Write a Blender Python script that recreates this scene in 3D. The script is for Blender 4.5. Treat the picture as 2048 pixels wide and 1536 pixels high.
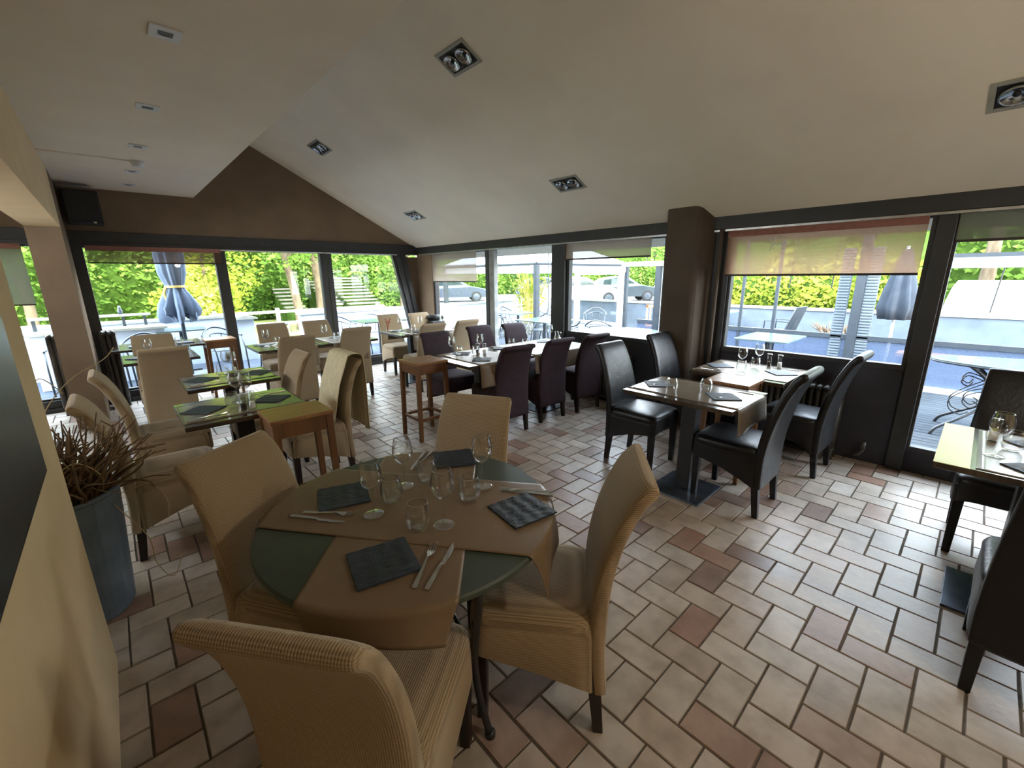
import bpy, math, random
from mathutils import Vector, Matrix
random.seed(7)
PI = math.pi
S = bpy.context.scene
for o in list(bpy.data.objects): bpy.data.objects.remove(o)
COL = S.collection

# ------------------------------------------------------------------ camera
cam_d = bpy.data.cameras.new('camera'); cam = bpy.data.objects.new('camera', cam_d); COL.objects.link(cam)
R_ = Vector((0.73534251, -0.67762506, -0.00978131)); U_ = Vector((0.17327659, 0.17404301, 0.96937312)); F_ = Vector((0.65516915, 0.71451614, -0.24539778))
cam.matrix_world = Matrix(((R_.x, U_.x, -F_.x, 0.0), (R_.y, U_.y, -F_.y, 0.0), (R_.z, U_.z, -F_.z, 1.55), (0, 0, 0, 1)))
cam_d.sensor_width = 36.0; cam_d.sensor_fit = 'HORIZONTAL'; cam_d.lens = 856.86 / 2048 * 36.0
cam_d.clip_start = 0.02; cam_d.clip_end = 300
S.camera = cam

# ------------------------------------------------------------------ world, sun, exposure
W = bpy.data.worlds.new('sky_world'); S.world = W; W.use_nodes = True
wn = W.node_tree; bg = wn.nodes['Background']
tc = wn.nodes.new('ShaderNodeTexCoord'); sx = wn.nodes.new('ShaderNodeSeparateXYZ'); cr = wn.nodes.new('ShaderNodeValToRGB')
wn.links.new(tc.outputs['Generated'], sx.inputs[0]); wn.links.new(sx.outputs['Z'], cr.inputs[0]); wn.links.new(cr.outputs[0], bg.inputs['Color'])
cr.color_ramp.elements[0].position = 0.0; cr.color_ramp.elements[0].color = (0.95, 0.97, 1.0, 1)
cr.color_ramp.elements[1].position = 0.9; cr.color_ramp.elements[1].color = (0.62, 0.78, 1.0, 1)
bg.inputs['Strength'].default_value = 2.8
sd = bpy.data.lights.new('sun', 'SUN'); sd.energy = 1.7; sd.angle = math.radians(1.5); sd.color = (1.0, 0.93, 0.8)
sun = bpy.data.objects.new('sun', sd); COL.objects.link(sun)
sun.rotation_euler = Vector((0.10, 0.76, -0.65)).to_track_quat('-Z', 'Y').to_euler()
S.view_settings.view_transform = 'Standard'; S.view_settings.look = 'None'
S.view_settings.gamma = 1.0; S.view_settings.use_curve_mapping = False
S.view_settings.exposure = 2.92

# ------------------------------------------------------------------ materials
def srgb(r, g, b):
    f = lambda c: (c / 255 / 12.92) if c / 255 <= 0.04045 else ((c / 255 + 0.055) / 1.055) ** 2.4
    return (f(r), f(g), f(b), 1.0)
def base(name, col, rough=0.6, metal=0.0, spec=0.5):
    m = bpy.data.materials.new(name); m.use_nodes = True
    p = m.node_tree.nodes['Principled BSDF']
    p.inputs['Base Color'].default_value = col; p.inputs['Roughness'].default_value = rough
    p.inputs['Metallic'].default_value = metal; p.inputs['Specular IOR Level'].default_value = spec
    return m, m.node_tree, p
def noisy(name, c1, c2, scale=8.0, rough=0.7, bump=0.0, bscale=60.0, spec=0.4, metal=0.0, stretch=None, detail=5.0, r2=None, blend=(0.35, 0.65)):
    m, t, p = base(name, c1, rough, metal, spec)
    N = t.nodes; L = t.links
    co = N.new('ShaderNodeTexCoord'); mp = N.new('ShaderNodeMapping'); L.new(co.outputs['Object'], mp.inputs[0])
    if stretch: mp.inputs['Scale'].default_value = stretch
    n = N.new('ShaderNodeTexNoise'); n.inputs['Scale'].default_value = scale; n.inputs['Detail'].default_value = detail
    L.new(mp.outputs[0], n.inputs['Vector'])
    r = N.new('ShaderNodeValToRGB'); r.color_ramp.elements[0].position = blend[0]; r.color_ramp.elements[1].position = blend[1]
    r.color_ramp.elements[0].color = c1; r.color_ramp.elements[1].color = c2
    L.new(n.outputs['Fac'], r.inputs[0]); L.new(r.outputs[0], p.inputs['Base Color'])
    if r2 is not None:
        mr = N.new('ShaderNodeMapRange'); mr.inputs['To Min'].default_value = rough; mr.inputs['To Max'].default_value = r2
        L.new(n.outputs['Fac'], mr.inputs['Value']); L.new(mr.outputs[0], p.inputs['Roughness'])
    if bump:
        n2 = N.new('ShaderNodeTexNoise'); n2.inputs['Scale'].default_value = bscale; n2.inputs['Detail'].default_value = 3
        L.new(mp.outputs[0], n2.inputs['Vector'])
        b = N.new('ShaderNodeBump'); b.inputs['Strength'].default_value = bump; b.inputs['Distance'].default_value = 0.004
        L.new(n2.outputs['Fac'], b.inputs['Height']); L.new(b.outputs[0], p.inputs['Normal'])
    return m
def ribbed(name, c1, c2, scale, rough=0.9, bump=0.6):
    m, t, p = base(name, c1, rough, 0, 0.15); N = t.nodes; L = t.links
    co = N.new('ShaderNodeTexCoord')
    heights = []
    for ax in ('X', 'Z'):
        w = N.new('ShaderNodeTexWave'); w.wave_type = 'BANDS'; w.bands_direction = ax; w.inputs['Scale'].default_value = scale
        w.inputs['Distortion'].default_value = 0.6; w.inputs['Detail'].default_value = 1.0; w.inputs['Detail Scale'].default_value = 2.0
        L.new(co.outputs['Object'], w.inputs['Vector']); heights.append(w)
    add = N.new('ShaderNodeMath'); add.operation = 'ADD'; L.new(heights[0].outputs['Fac'], add.inputs[0]); L.new(heights[1].outputs['Fac'], add.inputs[1])
    hf = N.new('ShaderNodeMath'); hf.operation = 'MULTIPLY'; hf.inputs[1].default_value = 0.5; L.new(add.outputs[0], hf.inputs[0])
    r = N.new('ShaderNodeValToRGB'); r.color_ramp.elements[0].color = c2; r.color_ramp.elements[1].color = c1
    L.new(hf.outputs[0], r.inputs[0]); L.new(r.outputs[0], p.inputs['Base Color'])
    b = N.new('ShaderNodeBump'); b.inputs['Strength'].default_value = bump; b.inputs['Distance'].default_value = 0.0025
    L.new(hf.outputs[0], b.inputs['Height']); L.new(b.outputs[0], p.inputs['Normal'])
    p.inputs['Sheen Weight'].default_value = 0.25
    return m
def thin_glass(name, tint, f0, rough=0.0, mx=0.75):
    m = bpy.data.materials.new(name); m.use_nodes = True; t = m.node_tree; N = t.nodes; L = t.links
    N.remove(N['Principled BSDF']); out = N['Material Output']
    tr = N.new('ShaderNodeBsdfTransparent'); tr.inputs[0].default_value = tint
    gl = N.new('ShaderNodeBsdfGlossy'); gl.inputs['Roughness'].default_value = rough
    lw = N.new('ShaderNodeLayerWeight'); lw.inputs['Blend'].default_value = 0.12 if mx < 0.8 else 0.3
    mr = N.new('ShaderNodeMapRange'); mr.inputs['To Min'].default_value = f0; mr.inputs['To Max'].default_value = mx
    L.new(lw.outputs['Facing'], mr.inputs['Value'])
    pw = N.new('ShaderNodeMath'); pw.operation = 'POWER'; pw.inputs[1].default_value = 1.0 if mx < 0.8 else 1.35
    L.new(mr.outputs[0], pw.inputs[0])
    mx_ = N.new('ShaderNodeMixShader'); L.new(pw.outputs[0], mx_.inputs[0]); L.new(tr.outputs[0], mx_.inputs[1]); L.new(gl.outputs[0], mx_.inputs[2])
    L.new(mx_.outputs[0], out.inputs[0]); return m
def scrim(name, col, holes, transl=0.5):
    m = bpy.data.materials.new(name); m.use_nodes = True; t = m.node_tree; N = t.nodes; L = t.links
    N.remove(N['Principled BSDF']); out = N['Material Output']
    df = N.new('ShaderNodeBsdfDiffuse'); df.inputs[0].default_value = col
    tl = N.new('ShaderNodeBsdfTranslucent'); tl.inputs[0].default_value = col
    a = N.new('ShaderNodeMixShader'); a.inputs[0].default_value = transl; L.new(df.outputs[0], a.inputs[1]); L.new(tl.outputs[0], a.inputs[2])
    tr = N.new('ShaderNodeBsdfTransparent'); b = N.new('ShaderNodeMixShader')
    nz = N.new('ShaderNodeTexNoise'); co = N.new('ShaderNodeTexCoord'); mp = N.new('ShaderNodeMapping'); mp.inputs['Scale'].default_value = (40, 40, 220)
    L.new(co.outputs['Object'], mp.inputs[0]); L.new(mp.outputs[0], nz.inputs['Vector']); nz.inputs['Scale'].default_value = 1.0
    mr = N.new('ShaderNodeMapRange'); mr.inputs['To Min'].default_value = holes - 0.1; mr.inputs['To Max'].default_value = holes + 0.1
    L.new(nz.outputs['Fac'], mr.inputs['Value']); L.new(mr.outputs[0], b.inputs[0])
    L.new(a.outputs[0], b.inputs[1]); L.new(tr.outputs[0], b.inputs[2]); L.new(b.outputs[0], out.inputs[0]); return m
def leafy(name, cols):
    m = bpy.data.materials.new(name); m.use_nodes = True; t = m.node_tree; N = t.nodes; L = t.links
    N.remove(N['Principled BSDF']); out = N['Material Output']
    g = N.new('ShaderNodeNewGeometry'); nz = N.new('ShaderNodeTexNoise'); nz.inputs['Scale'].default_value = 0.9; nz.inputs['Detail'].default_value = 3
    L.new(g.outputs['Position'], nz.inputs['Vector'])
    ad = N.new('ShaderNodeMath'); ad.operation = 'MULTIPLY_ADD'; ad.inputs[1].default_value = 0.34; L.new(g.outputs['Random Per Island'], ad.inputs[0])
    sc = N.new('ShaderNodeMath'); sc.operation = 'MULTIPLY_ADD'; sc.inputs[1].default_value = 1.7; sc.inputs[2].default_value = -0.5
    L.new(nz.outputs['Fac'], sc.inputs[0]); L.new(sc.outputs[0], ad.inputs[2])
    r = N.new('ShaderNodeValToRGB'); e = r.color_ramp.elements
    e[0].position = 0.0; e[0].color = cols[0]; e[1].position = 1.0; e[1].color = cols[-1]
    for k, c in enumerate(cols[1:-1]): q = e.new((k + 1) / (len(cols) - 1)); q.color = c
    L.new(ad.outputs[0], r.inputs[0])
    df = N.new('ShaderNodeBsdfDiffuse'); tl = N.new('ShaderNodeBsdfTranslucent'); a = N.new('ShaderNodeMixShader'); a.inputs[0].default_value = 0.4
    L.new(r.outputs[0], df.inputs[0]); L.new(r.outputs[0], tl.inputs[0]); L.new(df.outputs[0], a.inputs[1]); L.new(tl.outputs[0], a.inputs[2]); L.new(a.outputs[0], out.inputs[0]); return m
def tile_mat():
    m, t, p = base('terracotta_tile', srgb(170, 140, 110), 0.42, 0, 0.5); N = t.nodes; L = t.links
    at = N.new('ShaderNodeAttribute'); at.attribute_name = 'tint'
    r = N.new('ShaderNodeValToRGB'); e = r.color_ramp.elements
    e[0].position = 0; e[0].color = srgb(128, 106, 92); e[1].position = 1; e[1].color = srgb(196, 188, 176)
    for q, c in ((0.12, (150, 118, 100)), (0.25, (168, 156, 142)), (0.5, (182, 170, 156)), (0.75, (172, 156, 140)), (0.9, (184, 168, 154))):
        k = e.new(q); k.color = srgb(*c)
    L.new(at.outputs['Fac'], r.inputs[0])
    co = N.new('ShaderNodeTexCoord'); n = N.new('ShaderNodeTexNoise'); n.inputs['Scale'].default_value = 9; n.inputs['Detail'].default_value = 8
    L.new(co.outputs['Object'], n.inputs['Vector'])
    r2 = N.new('ShaderNodeValToRGB'); r2.color_ramp.elements[0].position = 0.3; r2.color_ramp.elements[0].color = (0.72, 0.70, 0.68, 1); r2.color_ramp.elements[1].position = 0.6; r2.color_ramp.elements[1].color = (1, 1, 1, 1)
    L.new(n.outputs['Fac'], r2.inputs[0])
    mx = N.new('ShaderNodeMix'); mx.data_type = 'RGBA'; mx.blend_type = 'MULTIPLY'; mx.inputs['Factor'].default_value = 1.0
    L.new(r.outputs[0], mx.inputs['A']); L.new(r2.outputs[0], mx.inputs['B']); L.new(mx.outputs['Result'], p.inputs['Base Color'])
    mr = N.new('ShaderNodeMapRange'); mr.inputs['To Min'].default_value = 0.28; mr.inputs['To Max'].default_value = 0.5
    L.new(n.outputs['Fac'], mr.inputs['Value']); L.new(mr.outputs[0], p.inputs['Roughness'])
    b = N.new('ShaderNodeBump'); b.inputs['Strength'].default_value = 0.25; b.inputs['Distance'].default_value = 0.004
    n3 = N.new('ShaderNodeTexNoise'); n3.inputs['Scale'].default_value = 30; n3.inputs['Detail'].default_value = 4; L.new(co.outputs['Object'], n3.inputs['Vector'])
    L.new(n3.outputs['Fac'], b.inputs['Height']); L.new(b.outputs[0], p.inputs['Normal']); return m

M = {}
M['ceil'] = noisy('ceiling_plaster', srgb(224, 216, 200), srgb(218, 210, 194), 2.0, 0.9, 0.12, 90, 0.1)
M['soffit'] = noisy('soffit_plaster', srgb(226, 216, 200), srgb(220, 210, 194), 2.0, 0.9, 0.12, 90, 0.1)
M['wall'] = noisy('taupe_plaster', srgb(122, 104, 86), srgb(114, 97, 80), 3.0, 0.9, 0.2, 70, 0.1)
M['wall_warm'] = noisy('beige_plaster', srgb(206, 182, 146), srgb(198, 174, 138), 3.0, 0.9, 0.25, 60, 0.1)
M['frame'] = noisy('anthracite_frame', srgb(48, 48, 48), srgb(42, 42, 42), 6.0, 0.5, 0, 10, 0.4)
M['dark_wall'] = noisy('anthracite_wall', srgb(60, 60, 66), srgb(52, 52, 58), 4.0, 0.8, 0.2, 50, 0.2)
M['pillar'] = noisy('brown_pillar_plaster', srgb(88, 78, 68), srgb(80, 71, 62), 4.0, 0.85, 0.2, 60, 0.2)
M['alu'] = noisy('brushed_aluminium', srgb(190, 190, 188), srgb(165, 165, 165), 20, 0.35, 0, 10, 0.5, 0.8)
M['greyframe'] = noisy('grey_door_frame', srgb(140, 140, 136), srgb(120, 121, 120), 10, 0.5)
M['tile'] = tile_mat()
M['grout'] = noisy('dark_grout', srgb(84, 76, 68), srgb(98, 90, 80), 30, 0.95, 0.5, 120, 0.1)
M['pane'] = thin_glass('window_glass', (0.97, 0.985, 0.98, 1), 0.015, 0.0, 0.25)
M['glassware'] = thin_glass('thin_glassware', (0.985, 0.99, 0.99, 1), 0.07, 0.02, 1.0)
M['beige'] = ribbed('beige_waffle_knit', srgb(174, 152, 122), srgb(126, 108, 82), 50)
M['purple'] = noisy('aubergine_fabric', srgb(54, 38, 44), srgb(46, 32, 38), 20, 0.8, 0.3, 200, 0.3)
M['leather'] = noisy('black_leather', srgb(12, 12, 15), srgb(17, 17, 20), 12, 0.33, 0.35, 60, 0.42, 0, None, 5, 0.46)
M['legwood'] = noisy('dark_stained_legs', srgb(40, 28, 24), srgb(30, 22, 20), 14, 0.4, 0, 10, 0.5)
M['tabletop'] = noisy('dark_varnished_wood', srgb(52, 44, 36), srgb(74, 60, 46), 5, 0.16, 0, 10, 0.7, 0, (1, 9, 1), 6)
M['tableiron'] = noisy('black_table_iron', srgb(26, 27, 30), srgb(34, 35, 38), 10, 0.35, 0, 10, 0.5)
M['steelplate'] = noisy('blued_steel_plate', srgb(92, 100, 110), srgb(70, 78, 88), 8, 0.28, 0, 10, 0.5, 0.7)
M['runner'] = noisy('taupe_runner_vinyl', srgb(124, 104, 80), srgb(114, 95, 73), 3, 0.38, 0.08, 200, 0.4)
M['runnergrey'] = noisy('grey_taupe_runner_vinyl', srgb(120, 108, 92), srgb(108, 98, 84), 3, 0.22, 0.05, 200, 0.5)
M['greentop'] = noisy('dark_green_laminate', srgb(62, 72, 60), srgb(54, 64, 54), 4, 0.45, 0.08, 120, 0.4)
M['slate'] = noisy('dark_slate', srgb(34, 44, 56), srgb(44, 54, 68), 14, 0.6, 0.7, 24, 0.5, 0, (1, 3, 1))
M['steel'] = noisy('cutlery_steel', srgb(205, 205, 200), srgb(190, 190, 188), 10, 0.18, 0, 10, 0.5, 1.0)
M['oak'] = noisy('honey_oak', srgb(150, 106, 62), srgb(122, 82, 46), 6, 0.35, 0.15, 40, 0.5, 0, (1, 10, 1), 6)
M['oakdark'] = noisy('worn_oak', srgb(124, 84, 50), srgb(100, 66, 40), 6, 0.45, 0.15, 40, 0.4, 0, (1, 1, 0.1), 6)
M['towel'] = noisy('cream_towel', srgb(214, 200, 166), srgb(202, 188, 154), 20, 0.95, 0.4, 300, 0.1)
M['pot'] = noisy('blue_grey_zinc', srgb(116, 128, 142), srgb(98, 110, 124), 7, 0.45, 0.1, 50, 0.5, 0.3)
M['soil'] = noisy('dark_soil', srgb(40, 32, 24), srgb(28, 22, 18), 20, 1, 0.8, 60)
M['twig'] = noisy('dry_twig', srgb(122, 96, 66), srgb(80, 58, 40), 15, 0.8, 0.3, 80)
M['twine'] = noisy('pale_raffia', srgb(178, 158, 118), srgb(160, 140, 104), 30, 0.9)
M['screen'] = noisy('black_chalkboard', srgb(24, 29, 32), srgb(32, 38, 42), 3, 0.32, 0, 10, 0.5)
M['black'] = noisy('matt_black_plastic', srgb(20, 20, 20), srgb(26, 26, 26), 10, 0.55)
M['chrome'] = noisy('lamp_reflector', srgb(180, 180, 178), srgb(150, 150, 150), 10, 0.15, 0, 10, 0.5, 1)
M['spotframe'] = noisy('grey_spot_frame', srgb(150, 150, 138), srgb(138, 138, 128), 10, 0.5)
M['white'] = noisy('white_paint', srgb(206, 208, 208), srgb(196, 198, 200), 8, 0.5)
M['iron'] = noisy('cast_iron_radiator', srgb(70, 66, 60), srgb(50, 47, 44), 12, 0.38, 0.1, 60, 0.5)
M['blind'] = scrim('taupe_blind_fabric', srgb(184, 154, 128), 0.36)
M['blindbrown'] = scrim('brown_blind_fabric', srgb(104, 84, 64), 0.42, 0.15)
M['blindgrey'] = scrim('beige_blind_fabric', srgb(170, 156, 140), 0.34)
M['blindgreen'] = scrim('olive_blind_fabric', srgb(120, 122, 104), 0.22, 0.35)
M['blindroll'] = noisy('red_brown_valance', srgb(140, 96, 86), srgb(130, 90, 80), 30, 0.9)
M['blindbar'] = noisy('dark_blind_bar', srgb(52, 40, 34), srgb(46, 36, 32), 30, 0.6)
M['render_wall'] = noisy('white_terrace_render', srgb(186, 196, 208), srgb(172, 182, 196), 3, 0.9, 0.3, 30, 0.1)
M['grey_render'] = noisy('grey_terrace_render', srgb(104, 112, 120), srgb(92, 100, 108), 3, 0.9, 0.3, 30, 0.1)
M['cap'] = noisy('stone_cap', srgb(160, 160, 148), srgb(136, 136, 126), 5, 0.9, 0.3, 30, 0.1)
M['paving'] = noisy('pale_terrace_paving', srgb(74, 81, 90), srgb(63, 69, 78), 2.5, 0.85, 0.3, 30, 0.2)
M['deck'] = noisy('grey_deck_boards', srgb(58, 63, 68), srgb(44, 48, 52), 4, 0.85, 0.2, 40, 0.08, 0, (6, 1, 1))
M['asphalt'] = noisy('pale_asphalt', srgb(96, 96, 98), srgb(84, 84, 88), 3, 0.9, 0.3, 30, 0.1)
M['gravel'] = noisy('sunlit_gravel', srgb(196, 192, 176), srgb(180, 174, 156), 4, 0.95, 0.5, 20, 0.1)
M['earth'] = noisy('leafy_earth', srgb(110, 120, 60), srgb(140, 128, 84), 2, 1, 0.8, 10, 0.0)
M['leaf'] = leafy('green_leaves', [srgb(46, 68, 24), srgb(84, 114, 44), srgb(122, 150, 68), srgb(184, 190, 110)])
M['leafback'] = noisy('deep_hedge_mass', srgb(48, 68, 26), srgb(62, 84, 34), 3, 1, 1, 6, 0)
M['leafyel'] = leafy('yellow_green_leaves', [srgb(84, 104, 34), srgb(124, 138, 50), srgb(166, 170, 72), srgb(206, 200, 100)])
M['bamboo'] = noisy('yellow_bamboo_stems', srgb(222, 206, 104), srgb(196, 178, 84), 12, 0.6)
M['steptone'] = noisy('pale_step_stone', srgb(130, 124, 108), srgb(108, 104, 90), 5, 0.9)
M['bark'] = noisy('grey_bark', srgb(104, 92, 74), srgb(78, 68, 54), 6, 0.95, 0.8, 20, 0.1, 0, (1, 1, 0.3))
M['umbrella'] = noisy('blue_grey_canvas', srgb(108, 122, 142), srgb(92, 106, 126), 5, 0.85, 0.2, 80, 0.2)
M['umbrelladark'] = noisy('dark_grey_canvas', srgb(58, 64, 72), srgb(48, 54, 62), 5, 0.85, 0.2, 80, 0.2)
M['cord'] = noisy('yellow_strap', srgb(216, 196, 120), srgb(200, 180, 104), 5, 0.8)
M['chairmetal'] = noisy('grey_bistro_metal', srgb(84, 90, 96), srgb(70, 76, 82), 9, 0.35, 0, 10, 0.5, 0.6)
M['glasstop'] = noisy('pale_green_glass_top', srgb(84, 98, 98), srgb(76, 90, 90), 3, 0.12, 0, 10, 0.6)
M['screenpanel'] = scrim('translucent_wind_panel', srgb(84, 96, 118), 0.3, 0.3)
M['postgrey'] = noisy('steel_grey_post', srgb(48, 54, 60), srgb(42, 48, 54), 9, 0.5)
M['awning'] = scrim('white_awning_canvas', srgb(232, 234, 236), 0.05, 0.6)
M['pinewood'] = noisy('orange_pine', srgb(206, 150, 90), srgb(190, 132, 76), 6, 0.6)
M['carpaint'] = noisy('silver_grey_car_paint', srgb(66, 74, 78), srgb(58, 66, 70), 3, 0.25, 0, 10, 0.6, 0.4)
M['carwhite'] = noisy('white_car_paint', srgb(224, 224, 228), srgb(216, 216, 220), 3, 0.25, 0, 10, 0.6)
M['cardark'] = noisy('dark_blue_car_paint', srgb(50, 58, 68), srgb(44, 52, 60), 3, 0.25, 0, 10, 0.6)
M['carglass'] = noisy('car_window', srgb(44, 56, 54), srgb(36, 46, 46), 3, 0.08, 0, 10, 0.7)
M['tyre'] = noisy('tyre_rubber', srgb(34, 34, 34), srgb(40, 40, 40), 10, 0.9)
M['salt'] = noisy('white_salt', srgb(236, 234, 226), srgb(220, 218, 210), 60, 0.9)
M['pepper'] = noisy('dark_peppercorns', srgb(60, 46, 36), srgb(34, 26, 22), 60, 0.9)
M['edgereflect'] = noisy('pale_wood_yellow_reflection', srgb(226, 222, 130), srgb(214, 208, 118), 4, 0.3, 0, 10, 0.5)
M['redcloth'] = noisy('red_petals', srgb(176, 70, 50), srgb(150, 50, 40), 20, 0.8)
M['stone'] = noisy('dark_stone_block', srgb(112, 116, 112), srgb(90, 94, 92), 6, 0.9, 0.5, 20)

# ------------------------------------------------------------------ geometry helpers
def link_mesh(name, v, f, m, parent=None, smooth=False, bev=0.0, seg=2, loc=None, rot=None):
    me = bpy.data.meshes.new(name); me.from_pydata([tuple(p) for p in v], [], f); me.update()
    if m is not None: me.materials.append(M[m] if isinstance(m, str) else m)
    if smooth: me.polygons.foreach_set('use_smooth', [True] * len(me.polygons))
    o = bpy.data.objects.new(name, me); COL.objects.link(o)
    if parent is not None: o.parent = parent
    if loc is not None: o.location = loc
    if rot is not None: o.rotation_euler = rot
    if bev > 0:
        b = o.modifiers.new('bevel', 'BEVEL'); b.width = bev; b.segments = seg; b.limit_method = 'ANGLE'; b.angle_limit = math.radians(40)
    return o
class MB:
    def __init__(s): s.v = []; s.f = []
    def add(s, v, f):
        k = len(s.v); s.v += [tuple(p) for p in v]; s.f += [[i + k for i in q] for q in f]; return s
    def box(s, x0, x1, y0, y1, z0, z1, T=None):
        v = [(x, y, z) for z in (z0, z1) for y in (y0, y1) for x in (x0, x1)]
        if T: v = [T(p) for p in v]
        return s.add(v, [(0, 2, 3, 1), (4, 5, 7, 6), (0, 1, 5, 4), (2, 6, 7, 3), (0, 4, 6, 2), (1, 3, 7, 5)])
    def rings(s, R, cap=True, close=False):
        n = len(R[0]); k = len(s.v)
        for r in R: s.v += [tuple(p) for p in r]
        for i in range(len(R) - 1):
            for j in range(n):
                a = k + i * n + j; b = k + i * n + (j + 1) % n
                s.f.append([a, b, b + n, a + n])
        if cap:
            s.f.append([k + j for j in range(n)][::-1]); s.f.append([k + (len(R) - 1) * n + j for j in range(n)])
        return s
    def tube(s, pts, r, n=8, cap=True):
        P = [Vector(p) for p in pts]; R = []
        if not hasattr(r, '__len__'): r = [r] * len(P)
        t = (P[1] - P[0]).normalized(); u = t.orthogonal().normalized()
        for i, p in enumerate(P):
            if i == 0: tt = (P[1] - P[0])
            elif i == len(P) - 1: tt = (P[-1] - P[-2])
            else: tt = (P[i + 1] - P[i - 1])
            tt = tt.normalized() if tt.length > 1e-9 else t
            u = (u - tt * u.dot(tt)); u = u.normalized() if u.length > 1e-6 else tt.orthogonal().normalized(); w = tt.cross(u)
            R.append([p + (u * math.cos(2 * PI * j / n) + w * math.sin(2 * PI * j / n)) * r[i] for j in range(n)])
        return s.rings(R, cap)
    def lathe(s, prof, n=24, c=(0, 0, 0), cap=False):
        R = [[(c[0] + r * math.cos(2 * PI * j / n), c[1] + r * math.sin(2 * PI * j / n), c[2] + z) for j in range(n)] for r, z in prof]
        return s.rings(R, cap)
    def prism(s, poly, axis, a, b):
        def P(p, t):
            if axis == 'x': return (t, p[0], p[1])
            if axis == 'y': return (p[0], t, p[1])
            return (p[0], p[1], t)
        n = len(poly); k = len(s.v)
        s.v += [P(p, a) for p in poly] + [P(p, b) for p in poly]
        s.f.append([k + i for i in range(n)][::-1]); s.f.append([k + n + i for i in range(n)])
        for i in range(n): s.f.append([k + i, k + (i + 1) % n, k + n + (i + 1) % n, k + n + i])
        return s
    def go(s, name, m, parent=None, **k): return link_mesh(name, s.v, s.f, m, parent, **k)
def sell(n, hx, hy, e=0.35):
    out = []
    for j in range(n):
        a = 2 * PI * j / n; c, q = math.cos(a), math.sin(a)
        out.append((hx * math.copysign(abs(c) ** e, c), hy * math.copysign(abs(q) ** e, q)))
    return out
def thing(name, label, cat, loc=(0, 0, 0), rz=0.0, group=None, kind=None):
    o = bpy.data.objects.new(name, None); COL.objects.link(o); o.empty_display_size = 0.1
    o.location = loc; o.rotation_euler = (0, 0, rz); tag(o, label, cat, group, kind); return o
def tag(o, label=None, cat=None, group=None, kind=None):
    if label: o['label'] = label
    if cat: o['category'] = cat
    if group: o['group'] = group
    if kind: o['kind'] = kind
    return o
def dup(root, loc, rz=0.0, label=None, group=None, sc=None):
    def cp(o, par):
        c = o.copy(); COL.objects.link(c)
        if par is not None: c.parent = par
        for ch in kids.get(o.name, []): cp(ch, c)
        return c
    kids = {}
    def walk(o):
        kids[o.name] = list(o.children)
        for ch in o.children: walk(ch)
    walk(root); r = cp(root, None); r.location = loc; r.rotation_euler = (root.rotation_euler[0], root.rotation_euler[1], rz)
    if sc: r.scale = sc
    if label: r['label'] = label
    if group: r['group'] = group
    return r
class Proto:
    """first placement moves the original, later ones copy it"""
    def __init__(s, mk): s.mk = mk; s.o = None
    def at(s, loc, rz, label, group=None, sc=None):
        if s.o is None:
            s.o = s.mk(); r = s.o; r.location = loc; r.rotation_euler = (r.rotation_euler[0], r.rotation_euler[1], rz); r['label'] = label
            if group: r['group'] = group
            if sc: r.scale = sc
            return r
        return dup(s.o, loc, rz, label, group, sc)
def struct(name, mb, m, parent=None, **k):
    o = mb.go(name, m, parent, **k)
    if parent is None: o['kind'] = 'structure'
    return o

# ------------------------------------------------------------------ ROOM
XL, XR, YB, YF = -0.24, 4.44, 7.42, -2.6
XA = -1.75                                   # far side of the alcove behind the opening
# floor : herringbone terracotta tiles
def build_floor():
    w = 0.13747; L = 0.2330; X0, Y0 = 1.4506, 0.711; gp = 0.0024
    x0, x1, y0, y1 = XA, XR + 0.02, YF, YB + 0.02
    v = []; f = []; tint = []
    rnd = random.Random(3)
    def tile(a0, a1, b0, b1):
        xa, xb = X0 + b0 + gp, X0 + b1 - gp; ya, yb = Y0 - a1 + gp, Y0 - a0 - gp
        xa = max(xa, x0); xb = min(xb, x1); ya = max(ya, y0); yb = min(yb, y1)
        if xb - xa < 0.01 or yb - ya < 0.01: return
        if xb < XL - 0.3 and yb < 2.2: return
        j = lambda: rnd.uniform(-0.0012, 0.0012); dz = rnd.uniform(-0.0008, 0.0008); c = 0.0035
        k = len(v); q = [(xa + j(), ya + j()), (xb + j(), ya + j()), (xb + j(), yb + j()), (xa + j(), yb + j())]
        cx, cy = (xa + xb) / 2, (ya + yb) / 2
        ins = [(px + math.copysign(c, cx - px), py + math.copysign(c, cy - py)) for px, py in q]
        v.extend([(p[0], p[1], -0.007) for p in q]); v.extend([(p[0], p[1], dz) for p in ins])
        f.append([k + 4, k + 5, k + 6, k + 7])
        for i in range(4): f.append([k + i, k + (i + 1) % 4, k + 4 + (i + 1) % 4, k + 4 + i])
        tint.extend([rnd.random()] * 5)
    for p in range(-60, 60):
        for q in range(-50, 50):
            a = p * w - q * L; b = p * w + q * L
            if not (-8.5 < a < 4.5 and -4.5 < b < 4.5): continue
            tile(a, a + L, b, b + w); tile(a, a + w, b + w, b + w + L)
    o = link_mesh('floor', v, f, 'tile')
    at = o.data.attributes.new('tint', 'FLOAT', 'FACE'); at.data.foreach_set('value', tint)
    o['kind'] = 'structure'
    g = MB(); g.box(x0, x1 + 0.1, y0, y1 + 0.1, -0.12, -0.005); g.go('grout', 'grout', o)
build_floor()

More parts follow.
